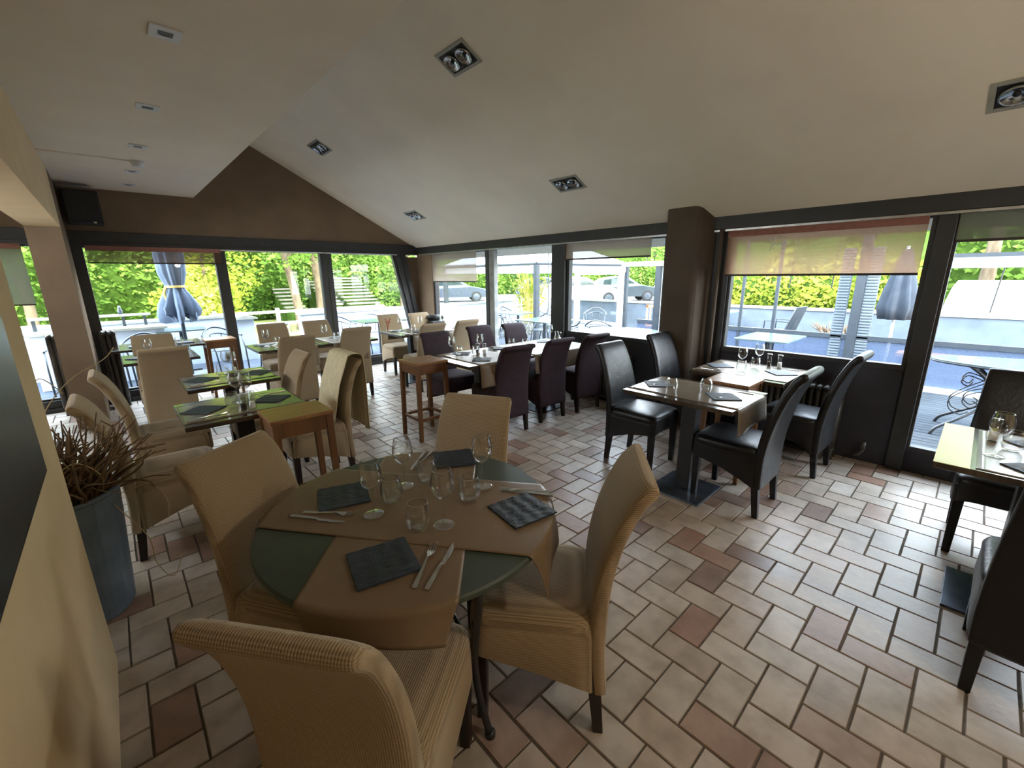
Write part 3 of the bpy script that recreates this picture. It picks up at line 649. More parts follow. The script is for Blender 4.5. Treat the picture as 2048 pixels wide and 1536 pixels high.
# round table
CX, CY, RR_ = 0.665, 1.262, 0.50
o = thing('round_table', 'round dark green table in the foreground laid for four', 'table', (CX, CY, 0))
b = MB(); b.lathe([(0.0, 0.726), (RR_ - 0.01, 0.726), (RR_, 0.731), (RR_, 0.744), (RR_ - 0.006, 0.75), (0.0, 0.75)], 96); b.go('tabletop', 'greentop', o)
b = MB(); b.lathe([(0.0, 0.70), (0.16, 0.70), (0.16, 0.726), (0.0, 0.726)], 32); b.lathe([(0.028, 0.33), (0.035, 0.35), (0.028, 0.37)], 16); b.tube([(0, 0, 0.30), (0, 0, 0.71)], 0.02, 12); b.go('pedestal', 'tableiron', o, smooth=False)
for k in range(3):
    a = rad(-83 + 120 * k); b = MB(); tw = lambda z: a - 0.22 * (z / 0.72)
    pts = [(r * math.cos(tw(z)), r * math.sin(tw(z)), z) for r, z in dense([(0.43, 0.724), (0.415, 0.62), (0.37, 0.48), (0.335, 0.34), (0.33, 0.2), (0.345, 0.09), (0.36, 0.02)], 4)]
    b.tube(pts, 0.0125, 10)
    b.lathe([(0.0, 0.0), (0.018, 0.0), (0.018, 0.02), (0.0, 0.026)], 12, (math.cos(a) * 0.362, math.sin(a) * 0.362, 0)); b.go('leg', 'tableiron', o, smooth=True)
    b = MB(); b.tube([(0.335 * math.cos(tw(0.34)), 0.335 * math.sin(tw(0.34)), 0.34), (0.12 * math.cos(a + 0.5), 0.12 * math.sin(a + 0.5), 0.36), (0, 0, 0.35)], 0.008, 8); b.go('stretcher', 'tableiron', o, smooth=True)
# ------------------------------------------------------------------ RUNNERS
def runner(x0, x1, y0, y1, axis, drop0, drop1, z, lab, mat='runnergrey', wav=0.012, e0=None, e1=None):
    """cloth strip; along axis it overhangs the ends e0/e1 (table edges) by drop0 / drop1"""
    L0, L1 = (y0, y1) if axis == 'y' else (x0, x1); w0, w1 = (x0, x1) if axis == 'y' else (y0, y1)
    nu, nv = 48, 16; tot = (L1 - L0) + drop0 + drop1
    def fn(u, v):
        s = -drop0 + u * tot; w = w0 + (w1 - w0) * v; zz = z; l = L0 + s; hang = 0; r = 0.006
        if s < 0: hang = -s; l = L0 - r - min(hang, 0.01) * 0.3; zz = z - hang
        elif s > L1 - L0: hang = s - (L1 - L0); l = L1 + r + min(hang, 0.01) * 0.3; zz = z - hang
        if hang > 0: l += (wav * math.sin(v * 7 + 0.5) * hang / 0.2 + 0.012 * hang / 0.2) * (-1 if s < 0 else 1)
        return (w, l, zz) if axis == 'y' else (l, w, zz)
    v, f = cloth_grid(fn, nu, nv)
    o = link_mesh('table_runner', v, f, mat, smooth=True); solid(o, 0.0015); o.modifiers['thickness'].offset = 0; tag(o, lab, 'table runner', 'runners on the square tables'); return o
zt = 0.752
runner(0.185, 0.838, 2.93, 3.41, 'x', 0.0, 0.0, zt, 'taupe runner lying on the dark table in front of the twig pot')
runner(0.305, 0.925, 3.93, 4.41, 'x', 0.0, 0.0, zt, 'taupe runner lying on the second table behind the twig pot')
runner(1.34, 1.76, 5.42, 6.08, 'y', 0.24, 0.15, zt, 'taupe runner hanging down at the left middle back table', 'runner')
runner(1.95, 2.40, 5.42, 6.08, 'y', 0.24, 0.15, zt, 'taupe runner hanging down between the two beige chair backs', 'runner')
runner(3.06, 3.56, 5.42, 6.15, 'y', 0.22, 0.15, zt, 'taupe runner hanging off the left far corner table')
runner(3.66, 4.16, 5.42, 6.15, 'y', 0.22, 0.15, zt, 'taupe runner hanging off the table in the far corner')
runner(2.40, 2.95, 3.06, 3.80, 'y', 0.22, 0.1, zt, 'taupe runner hanging off the long table beside the wooden stand', 'runner')
runner(3.12, 3.98, 3.06, 3.80, 'y', 0.2, 0.1, zt, 'taupe runner hanging off the long table by the aubergine chair backs', 'runnergrey')
runner(2.66, 3.15, 0.90, 1.66, 'y', 0.17, 0.0, zt, 'taupe runner under the upturned tumblers, draped off the near edge')
runner(3.61, 4.18, 0.90, 1.62, 'y', 0.0, 0.0, zt, 'taupe runner under the wine glasses below the wide window')
runner(2.53, 3.20, -0.56, -0.095, 'x', 0.0, 0.0, zt, 'pale runner on the yellow edged table at the right')
# two crossing runners on the round table
def round_runner(ang, half, c_off, l0, l1, z, lab, skew=0.0):
    """strip crossing the round table; hangs where it leaves the disc"""
    a = rad(ang); dx, dy = math.cos(a), math.sin(a); nx, ny = -dy, dx; nu, nv = 110, 44
    def fn(u, v):
        s = l0 + (l1 - l0) * u; w = c_off - half + 2 * half * v
        px_, py_ = dx * s + nx * w, dy * s + ny * w; r = math.hypot(px_, py_); zz = z
        if r > RR_ + 0.003:
            ov = r - (RR_ + 0.003); k = (RR_ + 0.006 + 0.10 * ov + 0.014 * math.sin(8 * math.atan2(py_, px_)) * min(1, ov * 8)) / r
            px_ *= k; py_ *= k; zz = z - ov * 0.97 - 0.002
        return (CX + px_, CY + py_, zz)
    v, f = cloth_grid(fn, nu, nv); o = link_mesh('table_runner', v, f, 'runner', smooth=True); solid(o, 0.0016); o.modifiers['thickness'].offset = 0
    tag(o, lab, 'table runner'); return o
# runner B: from the near left end to the far right end, lies under runner A
round_runner(49, 0.21, 0.0, -0.59, 0.60, 0.7515, 'lower taupe runner on the round table, hanging over the near edge')
round_runner(-53, 0.225, 0.015, -0.60, 0.655, 0.7535, 'upper taupe runner crossing the round table, pointed corner hanging at the right')

# ------------------------------------------------------------------ TABLEWARE
def mk_wine(sc=1.0):
    b = MB(); pr = [(0.0, 0.0015), (0.034, 0.0012), (0.0355, 0.0025), (0.03, 0.0045), (0.012, 0.008), (0.0045, 0.014), (0.0036, 0.03), (0.0036, 0.085), (0.005, 0.098), (0.014, 0.106), (0.028, 0.118), (0.037, 0.134), (0.0405, 0.150), (0.0395, 0.168), (0.036, 0.188), (0.0318, 0.208), (0.0312, 0.2095), (0.0305, 0.208), (0.035, 0.188), (0.0385, 0.168), (0.0393, 0.150), (0.036, 0.135), (0.027, 0.120), (0.013, 0.109), (0.0, 0.106)]
    b.lathe([(r * sc, z * sc) for r, z in dense(pr, 2)], 32); return b.go('wine_glass', 'glassware', smooth=True)
def mk_tumbler():
    b = MB(); pr = [(0.0, 0.002), (0.02, 0.001), (0.028, 0.004), (0.036, 0.018), (0.040, 0.036), (0.0395, 0.055), (0.036, 0.075), (0.032, 0.092), (0.0312, 0.0935), (0.0305, 0.092), (0.0345, 0.075), (0.038, 0.055), (0.0385, 0.037), (0.034, 0.020), (0.026, 0.009), (0.0, 0.008)]
    b.lathe(dense(pr, 2), 32); return b.go('tumbler', 'glassware', smooth=True)
def mk_slate():
    n = 18; h = 0.087; rnd = random.Random(5); v = []; f = []
    for i in range(n + 1):
        for j in range(n + 1):
            ed = 0.0012 * rnd.uniform(-1, 1) if i in (0, n) or j in (0, n) else 0
            v.append((-h + 2 * h * i / n + ed, -h + 2 * h * j / n + ed, 0.0055 + 0.0008 * math.sin(i * 1.3 + 0.5 * math.sin(j)) + rnd.uniform(-0.0003, 0.0003)))
    f = [[i * (n + 1) + j, (i + 1) * (n + 1) + j, (i + 1) * (n + 1) + j + 1, i * (n + 1) + j + 1] for i in range(n) for j in range(n)]
    k = len(v); ring = [(i, 0) for i in range(n)] + [(n, j) for j in range(n)] + [(i, n) for i in range(n, 0, -1)] + [(0, j) for j in range(n, 0, -1)]
    for i, j in ring: p = v[i * (n + 1) + j]; v.append((p[0], p[1], 0.0))
    m = len(ring)
    for q in range(m):
        a = ring[q]; c = ring[(q + 1) % m]; f.append([k + q, k + (q + 1) % m, c[0] * (n + 1) + c[1], a[0] * (n + 1) + a[1]])
    f.append([k + q for q in range(m)][::-1])
    return link_mesh('slate_plate', v, f, 'slate')
def flat(out, z0, z1):
    return out
def mk_fork():
    b = MB(); R = []
    for y, w, z, t in ((0.0, 0.006, 0.0, 0.002), (0.004, 0.0085, 0.0, 0.0025), (0.05, 0.0065, 0.0015, 0.0022), (0.10, 0.004, 0.004, 0.002), (0.125, 0.0035, 0.0055, 0.0018), (0.138, 0.008, 0.004, 0.0012), (0.150, 0.0125, 0.002, 0.001), (0.160, 0.013, 0.0012, 0.001)):
        R.append([(-w, y, z), (w, y, z), (w * 0.85, y, z + t), (-w * 0.85, y, z + t)])
    b.rings(R)
    for k in range(4):
        x = -0.0105 + 0.007 * k; b.rings([[(x - 0.0016, 0.159, 0.0012), (x + 0.0016, 0.159, 0.0012), (x + 0.0014, 0.159, 0.0024), (x - 0.0014, 0.159, 0.0024)], [(x - 0.0015, 0.18, 0.002), (x + 0.0015, 0.18, 0.002), (x + 0.0012, 0.18, 0.0032), (x - 0.0012, 0.18, 0.0032)], [(x - 0.0006, 0.198, 0.005), (x + 0.0006, 0.198, 0.005), (x + 0.0005, 0.198, 0.0058), (x - 0.0005, 0.198, 0.0058)]])
    return b.go('fork', 'steel')
def mk_knife():
    b = MB(); R = []
    for y, w0, w1, t in ((0.0, -0.006, 0.006, 0.004), (0.006, -0.008, 0.008, 0.005), (0.09, -0.0065, 0.0065, 0.0045), (0.105, -0.0055, 0.0055, 0.003), (0.112, -0.005, 0.0095, 0.0016), (0.16, -0.005, 0.0105, 0.0014), (0.19, -0.005, 0.008, 0.0012), (0.207, -0.004, 0.000, 0.001)):
        R.append([(w0, y, 0.0), (w1, y, 0.0), (w1 * 0.9, y, t), (w0 * 0.9, y, t)])
    b.rings(R); return b.go('knife', 'steel')
def mk_shaker(fill):
    o = thing('spice_mill', '', 'shaker')
    b = MB(); b.lathe([(0.0, 0.001), (0.019, 0.0), (0.021, 0.004), (0.0195, 0.05), (0.018, 0.085), (0.021, 0.09), (0.021, 0.108), (0.018, 0.112), (0.0, 0.113)], 20); b.go('glass_body', 'glassware', o, smooth=True)
    b = MB(); b.lathe([(0.0, 0.003), (0.0165, 0.004), (0.0165, 0.045), (0.0, 0.048)], 16); b.go('spice_filling', fill, o, smooth=True); return o
pw = Proto(mk_wine); pt = Proto(mk_tumbler); ps = Proto(mk_slate); pf = Proto(mk_fork); pk = Proto(mk_knife); psa = Proto(lambda: mk_shaker('salt')); ppe = Proto(lambda: mk_shaker('pepper'))
def ware(P, cat, loc, rz, lab, gr, sc=None):
    o = P.at(loc, rz, lab, gr, sc); o['category'] = cat; return o
ZR = 0.7555
def cut(P, x0, y0, x1, y1, z, lab, gr):
    """handle end at (x0,y0) pointing to (x1,y1)"""
    return ware(P, 'cutlery', (x0, y0, z), math.atan2(y1 - y0, x1 - x0) - PI / 2, lab, gr)
GW = 'wine glasses'; GT = 'stemless tumblers'; GP = 'square slate plates'; GC = 'forks'; GK = 'knives'
for x, y, s, lab in ((0.54, 1.30, 0.95, 'left wine glass on the round table, before the left slate'), (0.72, 1.41, 0.95, 'far left wine glass on the round table in front of the far cutlery'),
                     (0.68, 1.08, 0.95, 'nearest wine glass on the round table'), (0.94, 1.20, 1.0, 'right wine glass on the round table, against the far chair')):
    ware(pw, 'wine glass', (x, y, ZR), 0, lab, GW, (s, s, s))
for x, y, lab in ((0.63, 1.34, 'tumbler beside the left wine glass on the round table'), (0.81, 1.39, 'tumbler farthest back on the round table'), (0.61, 1.12, 'nearest tumbler on the round table, left of the nearest wine glass'), (0.84, 1.15, 'tumbler right of centre on the round table')):
    ware(pt, 'tumbler', (x, y, ZR), 0, lab, GT)
for x, y, a, lab in ((0.445, 1.04, -13, 'nearest slate plate on the round table'), (0.515, 1.50, -18, 'left slate plate on the round table, behind the left wine glass'), (0.93, 0.97, -8, 'right slate plate on the round table beside the pointed drape'), (1.01, 1.49, -28, 'far slate plate on the round table below the far chair')):
    ware(ps, 'plate', (x, y, ZR), rad(a), lab, GP)
for P, c, (x0, y0, x1, y1), w in ((pf, GC, (0.455, 0.885, 0.62, 1.03), 'near'), (pk, GK, (0.475, 0.855, 0.65, 0.98), 'near'), (pf, GC, (0.365, 1.49, 0.47, 1.37), 'left'), (pk, GK, (0.325, 1.49, 0.45, 1.32), 'left'),
                                  (pf, GC, (1.10, 0.985, 0.985, 1.12), 'right'), (pk, GK, (1.085, 0.955, 0.99, 1.10), 'right'), (pf, GC, (0.995, 1.64, 0.85, 1.53), 'far'), (pk, GK, (0.965, 1.655, 0.82, 1.53), 'far')):
    cut(P, x0, y0, x1, y1, ZR, ('fork' if P is pf else 'knife') + {'near': ' at the nearest place of the round table', 'left': ' at the left place of the round table, beside the left chair', 'right': ' at the right place of the round table, above the right slate', 'far': ' at the far place of the round table, left of the far slate'}[w], c)
def place_set(tab, slates, wines, tumbs, cuts, salt=None, pepper=None, z=0.7535):
    for i, (x, y, a, w) in enumerate(slates): ware(ps, 'plate', (x, y, z), rad(a), 'slate plate %s %s' % (w, tab), GP)
    for i, (x, y, w) in enumerate(wines): ware(pw, 'wine glass', (x, y, z), 0, 'wine glass %s %s' % (w, tab), GW)
    for i, (x, y, w) in enumerate(tumbs): ware(pt, 'tumbler', (x, y, z), 0, 'tumbler %s %s' % (w, tab), GT)
    for i, (P, x0, y0, x1, y1, w) in enumerate(cuts): cut(P, x0, y0, x1, y1, z, '%s %s %s' % ('fork' if P is pf else 'knife', w, tab), GC if P is pf else GK)
    if salt: ware(psa, 'shaker', (*salt, z), 0, 'clear salt mill ' + tab, 'salt and pepper mills')
    if pepper: ware(ppe, 'shaker', (*pepper, z), 0, 'clear pepper mill ' + tab, 'salt and pepper mills')
place_set('on the dark table in front of the twig pot', [(0.31, 3.19, 45, 'at the left place'), (0.69, 3.17, 48, 'at the right')], [(0.51, 3.26, 'behind the mills'), (0.555, 3.19, 'beside the mills')],
          [(0.46, 3.15, 'on the left'), (0.53, 3.10, 'in the middle')], [(pk, 0.20, 2.97, 0.40, 2.97, 'near the front edge'), (pf, 0.21, 3.01, 0.40, 3.02, 'near the front edge'), (pk, 0.82, 3.34, 0.62, 3.34, 'at the far side'), (pf, 0.82, 3.37, 0.63, 3.385, 'at the far side')], (0.545, 3.02), (0.49, 2.99))
place_set('on the second table behind the twig pot', [(0.43, 4.20, 45, 'at the left place'), (0.83, 4.18, 45, 'at the right place')], [(0.64, 4.32, 'farther back'), (0.66, 4.22, 'nearer')], [(0.58, 4.24, 'on the left'), (0.63, 4.08, 'at the front')],
          [(pk, 0.33, 4.00, 0.53, 4.00, 'by the left slate'), (pf, 0.34, 4.04, 0.53, 4.05, 'by the left slate'), (pk, 0.90, 4.34, 0.70, 4.34, 'by the right slate'), (pf, 0.90, 4.37, 0.71, 4.385, 'by the right slate')])
place_set('on the table hidden by the two left chair backs', [(0.12, 5.88, 45, 'left')], [(0.20, 5.80, 'left'), (0.46, 5.74, 'right')], [(0.30, 5.70, 'low'), (0.52, 5.82, 'by the right glass')], [])
place_set('on the table against the left back window', [(0.15, 6.95, 0, 'left'), (0.62, 6.95, 0, 'right')], [], [(0.36, 7.0, 'middle')], [])
place_set('on the left middle back table', [(1.30, 5.92, 45, 'far')], [(1.29, 5.76, 'at the bare corner'), (1.66, 5.92, 'far')], [(1.42, 5.80, 'beside it'), (1.71, 5.78, 'right')], [(pf, 1.22, 5.85, 1.33, 5.98, 'far')])
place_set('on the right middle back table', [(2.20, 5.92, 45, 'far')], [(1.97, 5.74, 'left'), (2.34, 5.86, 'right')], [(2.11, 5.72, 'middle'), (2.42, 5.74, 'right')], [])
place_set('on the left far corner table', [(3.30, 5.60, 45, 'near'), (3.12, 5.95, 45, 'far')], [(3.15, 5.92, 'left'), (3.46, 5.86, 'right')], [(3.30, 5.80, 'middle'), (3.52, 5.72, 'right')], [])
place_set('on the table in the far corner', [(4.0, 5.62, 45, 'near'), (3.85, 5.95, 45, 'far')], [(3.95, 6.0, 'by the corner'), (3.80, 5.75, 'left')], [(4.10, 5.92, 'right')], [])
place_set('at the stand end of the long aubergine table', [(2.58, 3.25, 45, 'near'), (2.63, 3.66, 45, 'far')], [(2.49, 3.62, 'left'), (2.80, 3.55, 'right')], [(2.58, 3.62, 'left'), (2.70, 3.50, 'middle')], [(pk, 2.44, 3.68, 2.44, 3.50, 'left')], (2.795, 3.47), (2.745, 3.52))
place_set('at the glass door end of the long aubergine table', [(3.16, 3.62, 45, 'left'), (3.86, 3.62, 45, 'right')], [(3.22, 3.68, 'left'), (3.64, 3.66, 'middle'), (3.95, 3.60, 'right')], [(3.30, 3.60, 'left'), (3.42, 3.50, 'middle'), (3.86, 3.40, 'right')], [], (4.02, 3.50), (4.05, 3.58))
place_set('on the table by the upturned tumblers', [(2.885, 1.07, 42, 'at the near place'), (2.90, 1.545, 42, 'at the far place')], [], [], [(pf, 2.95, 1.02, 2.80, 1.09, 'across the near slate'), (pf, 2.97, 1.50, 2.82, 1.57, 'across the far slate'), (pk, 3.09, 0.95, 3.09, 1.15, 'right of the near slate'), (pk, 2.695, 1.63, 2.695, 1.43, 'left of the far slate')])
for x, y, lab in ((2.80, 1.39, 'left upturned tumbler on the nearer pillar table'), (2.94, 1.21, 'right upturned tumbler on the nearer pillar table')):
    o = ware(pt, 'tumbler', (x, y, 0.7535 + 0.0937), 0, lab, GT); o.rotation_euler = (PI, 0, 0.3)
place_set('on the table under the wide window', [(3.89, 1.50, 45, 'at the left place'), (3.935, 1.03, 45, 'at the right place')], [(3.82, 1.30, 'left'), (4.07, 1.25, 'right, near the mills')], [(3.77, 1.28, 'below the left wine glass'), (3.97, 1.24, 'in the middle')],
          [(pf, 3.72, 1.58, 3.74, 1.40, 'by the left slate'), (pk, 3.68, 1.58, 3.68, 1.38, 'by the left slate'), (pf, 4.12, 0.94, 4.10, 1.12, 'by the right slate'), (pk, 4.155, 0.93, 4.145, 1.13, 'by the right slate')], (4.16, 1.11), (4.155, 1.19))
place_set('on the yellow edged table', [(2.66, -0.285, 45, 'near'), (3.05, -0.30, 45, 'far')], [(2.76, -0.145, 'clear large')], [(2.90, -0.20, 'behind the wine glass')], [(pf, 2.58, -0.34, 2.66, -0.20, 'on the near slate')])
o = ware(psa, 'shaker', (3.02, -0.14, 0.7535), 0, 'clear salt mill lying near the yellow table edge', 'salt and pepper mills')
# red flower arrangement glints and dark napkin bundle on the corner table
o = thing('flower_vase', 'little vase with reddish sprigs on the left far corner table', 'vase', (2.98, 6.0, 0.7515))
b = MB(); b.lathe([(0.0, 0.001), (0.022, 0.0), (0.026, 0.02), (0.014, 0.06), (0.018, 0.085)], 16); b.go('vase_body', 'glassware', o, smooth=True)
rn = random.Random(4)
b = MB()
for k in range(14):
    a = rn.uniform(0, 2 * PI); r = rn.uniform(0.02, 0.06); h = rn.uniform(0.12, 0.2); b.tube([(0, 0, 0.01), (r * 0.4 * math.cos(a), r * 0.4 * math.sin(a), h * 0.6), (r * math.cos(a), r * math.sin(a), h)], 0.0015, 4); b.lathe([(0, -0.008), (0.009, 0), (0, 0.009)], 6, (r * math.cos(a), r * math.sin(a), h))
b.go('red_sprigs', 'redcloth', o)
o = thing('side_cabinet', 'low dark cabinet topped with folded dark cloths in the far right corner', 'cabinet', (4.14, 6.55, 0))
b = MB(); b.box(-0.13, 0.13, -0.16, 0.16, 0.0, 0.80); b.go('cabinet_body', 'tableiron', o, bev=0.01)
b = MB(); b.lathe([(0.0, 0.80), (0.10, 0.802), (0.13, 0.86), (0.11, 0.89), (0.0, 0.885)], 20); b.go('folded_cloths', 'black', o, smooth=True)

# ------------------------------------------------------------------ TWIG POT
o = thing('twig_planter', 'tall blue grey planter with dry twigs at the end of the left wall', 'planter', (-0.335, 2.66, 0))
b = MB(); b.lathe([(0.0, 0.0), (0.165, 0.0), (0.175, 0.02), (0.215, 0.60), (0.222, 0.605), (0.222, 0.62), (0.205, 0.62), (0.195, 0.56), (0.0, 0.56)], 40); b.go('planter_body', 'pot', o, smooth=False, bev=0.003)
b = MB(); b.lathe([(0.197, 0.575), (0.0, 0.59)], 30); b.go('soil', 'soil', o)
rn = random.Random(11)
b = MB()
for k in range(230):
    a = rn.uniform(0, 2 * PI); r = rn.uniform(0, 0.17); p = Vector((r * math.cos(a), r * math.sin(a), 0.56)); d = Vector((math.cos(a) * rn.uniform(0, 0.6), math.sin(a) * rn.uniform(0, 0.6), rn.uniform(0.5, 1))).normalized(); pts = [p.copy()]
    for q in range(6):
        d = (d + Vector((rn.uniform(-.45, .45), rn.uniform(-.45, .45), rn.uniform(-.35, .25)))).normalized(); p = p + d * rn.uniform(0.04, 0.085); p.z = max(p.z, 0.54); pts.append(p.copy())
    b.tube([tuple(q) for q in pts], [0.0075 - 0.0008 * i for i in range(7)], 5)
tg = b.go('twigs', 'twig', o, smooth=True); tg['kind'] = 'stuff'
b = MB()
for pts in ([(0.0, 0.0, 0.75), (0.02, 0.05, 0.95), (0.12, 0.25, 1.08), (0.25, 0.62, 1.12), (0.30, 0.8, 1.16)], [(0.05, -0.05, 0.8), (0.12, -0.1, 0.66), (0.22, -0.12, 0.60), (0.32, -0.04, 0.58), (0.37, -0.1, 0.5), (0.36, -0.14, 0.42)],
            [(0.18, -0.1, 0.55), (0.27, -0.12, 0.35), (0.28, -0.16, 0.22), (0.33, -0.2, 0.14), (0.38, -0.12, 0.2)], [(-0.03, 0, 0.8), (-0.02, 0.1, 1.0), (0.02, 0.3, 1.1), (0.08, 0.38, 1.0)], [(0.0, -0.08, 0.7), (0.1, -0.18, 0.8), (0.17, -0.16, 0.72), (0.16, -0.1, 0.62)]):
    b.tube(dense(pts, 5), 0.0022, 5)
b.go('raffia_strands', 'twine', o, smooth=True)

# ================================================================== OUTSIDE
b = MB(); b.box(-12, 13.2, YB + 0.2, 10.25, -0.2, -0.03); b.box(XR + 0.12, 11.2, 2.6, YB + 0.2, -0.2, -0.031); b.box(XR + 0.12, 11.2, -9, 2.6, -0.4, -0.19); struct('ground_terrace', b, 'paving')
b = MB()
for i in range(37):
    x = XR + 0.14 + i * 0.112
    b.box(x, x + 0.102, -7, 2.59, -0.19, -0.15)
struct('ground_deck', b, 'deck', bev=0.002)
b = MB(); b.box(-45, 13.2, 10.3, 70, -0.5, -0.35); b.box(11.3, 60, -30, 10.3, -0.5, -0.02); b.box(13.2, 60, 10.3, 70, -0.5, -0.02); struct('ground_outer', b, 'asphalt')
b = MB(); b.box(-45, 9.0, 11.2, 40, -0.4, -0.2); struct('ground_garden', b, 'earth')
# low white terrace walls with stone caps
def low_wall(x0, x1, y0, y1, h, lab, cap=True, m='render_wall'):
    o = thing('terrace_wall', lab, 'wall', ((x0 + x1) / 2, (y0 + y1) / 2, -0.03)); hx, hy = (x1 - x0) / 2, (y1 - y0) / 2
    b = MB(); b.box(-hx, hx, -hy, hy, -0.3, h - 0.03); b.go('wall_body', m, o, bev=0.005)
    b = MB(); b.box(-hx - 0.03, hx + 0.03, -hy - 0.03, hy + 0.03, h - 0.03, h + 0.02); b.go('wall_cap', 'cap', o, bev=0.006)
low_wall(-9, 1.62, 10.0, 10.22, 0.86, 'low white terrace wall behind the folded parasol')
o = thing('wall_pillar', 'stubby white pillar ending the low wall, seen between window posts', 'pillar', (1.86, 9.95, -0.03))
b = MB(); b.box(-0.16, 0.16, -0.19, 0.22, -0.1, 0.80); b.go('pillar_body', 'render_wall', o, bev=0.006)
b = MB(); b.prism([(-0.22, 0.80), (0.22, 0.80), (0.22, 0.825), (0.0, 0.88), (-0.22, 0.825)], 'y', -0.27, 0.27); b.go('pillar_cap', 'cap', o)
low_wall(2.97, 11.3, 10.0, 10.2, 0.82, 'long low white terrace wall right of the gap')
low_wall(11.2, 11.45, -9, 9.9, 0.80, 'low grey wall beyond the wind screen on the right', m='grey_render')
o = thing('garden_fence', 'pale timber rail fence on the path beyond the terrace gap', 'fence', (2.6, 12.6, -0.2))
b = MB()
for z in (0.25, 0.55, 0.85): b.box(-0.9, 3.6, -0.02, 0.02, z, z + 0.07)
b.go('rails', 'cap', o)
for k in range(4):
    b = MB(); b.box(-0.85 + k * 1.4, -0.77 + k * 1.4, -0.05, 0.05, 0, 0.98); b.go('fence_post', 'cap', o)
for i, (x, y, n, wd, lab) in enumerate(((5.5, 19.0, 9, 0.75, 'flight of pale garden steps left of the third back window post'), (7.3, 19.5, 8, 0.7, 'narrow flight of pale steps in the third back window'), (8.6, 19.3, 9, 1.5, 'wide flight of pale garden steps in the third back window'))):
    o = thing('garden_steps', lab, 'steps', (x, y, -0.2), 0, None)
    b = MB()
    for k in range(n): b.box(-wd / 2, wd / 2, k * 0.3, k * 0.3 + 0.32, 0.55 + k * 0.14, 0.61 + k * 0.14)
    b.go('treads', 'steptone', o)
    b = MB()
    for k in range(n): b.box(-wd / 2 + 0.03, wd / 2 - 0.03, k * 0.3 + 0.05, k * 0.3 + 0.32, 0.0, 0.55 + k * 0.14)
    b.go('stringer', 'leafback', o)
# leaves
def leaf_mass(name, pts, size, m, parent=None, seed=1):
    rn = random.Random(seed); v = []; f = []
    for p in pts:
        s = size * rn.uniform(0.6, 1.35); a = rn.uniform(0, 2 * PI); t = rn.uniform(-0.9, 0.9); c = rn.uniform(-0.5, 0.9)
        u = Vector((math.cos(a), math.sin(a), t * 0.7)).normalized(); w = Vector((-math.sin(a) * c, math.cos(a) * c, 0.8)).normalized()
        P = Vector(p); k = len(v)
        v += [tuple(P - u * s), tuple(P - w * s * 0.55), tuple(P + u * s), tuple(P + w * s * 0.55)]; f.append([k, k + 1, k + 2, k + 3])
    return link_mesh(name, v, f, m, parent)
def blob_pts(rn, cx, cy, cz, rx, ry, rz, n, shell=0.35):
    out = []
    for _ in range(n):
        d = Vector((rn.gauss(0, 1), rn.gauss(0, 1), rn.gauss(0, 1))).normalized(); k = 1 - shell * rn.random() ** 1.5
        q = 1 + 0.16 * math.sin(5 * d.x + cx) * math.cos(4 * d.z + cy)
        out.append((cx + d.x * rx * k * q, cy + d.y * ry * k * q, cz + d.z * rz * k * q))
    return out
def tree(loc, h, r, n, m, lab, gr, trunk=0.13, lean=0.0, seed=1, size=0.13, low=0.35):
    o = thing('garden_tree', lab, 'tree', loc, 0, gr); rn = random.Random(seed); P = []
    for k in range(9):
        a = rn.uniform(0, 2 * PI); rr = rn.uniform(0, 0.55) * r; z = h * rn.uniform(low + 0.12, 0.95); q = r * rn.uniform(0.45, 0.7)
        P += blob_pts(rn, rr * math.cos(a) + lean * z, rr * math.sin(a), z, q, q, q * 0.8, n // 9)
    leaf_mass('foliage', P, size, m, o, seed)
    b = MB(); b.tube(dense([(0, 0, -0.1), (lean * h * 0.2 + 0.04, 0, h * 0.2), (lean * h * 0.45 - 0.03, 0.03, h * 0.45), (lean * h * 0.8, 0, h * 0.8)], 3), [trunk * (1 - 0.06 * i) for i in range(10)], 10)
    for k in range(5):
        a = rn.uniform(0, 2 * PI); z = h * rn.uniform(0.4, 0.65); b.tube([(lean * z, 0, z), (lean * z + math.cos(a) * r * 0.4, math.sin(a) * r * 0.4, z + h * 0.13), (lean * z + math.cos(a) * r * 0.65, math.sin(a) * r * 0.65, z + h * 0.22)], [trunk * 0.4, trunk * 0.28, trunk * 0.12], 6)
    b.go('trunk', 'bark', o, smooth=True); return o
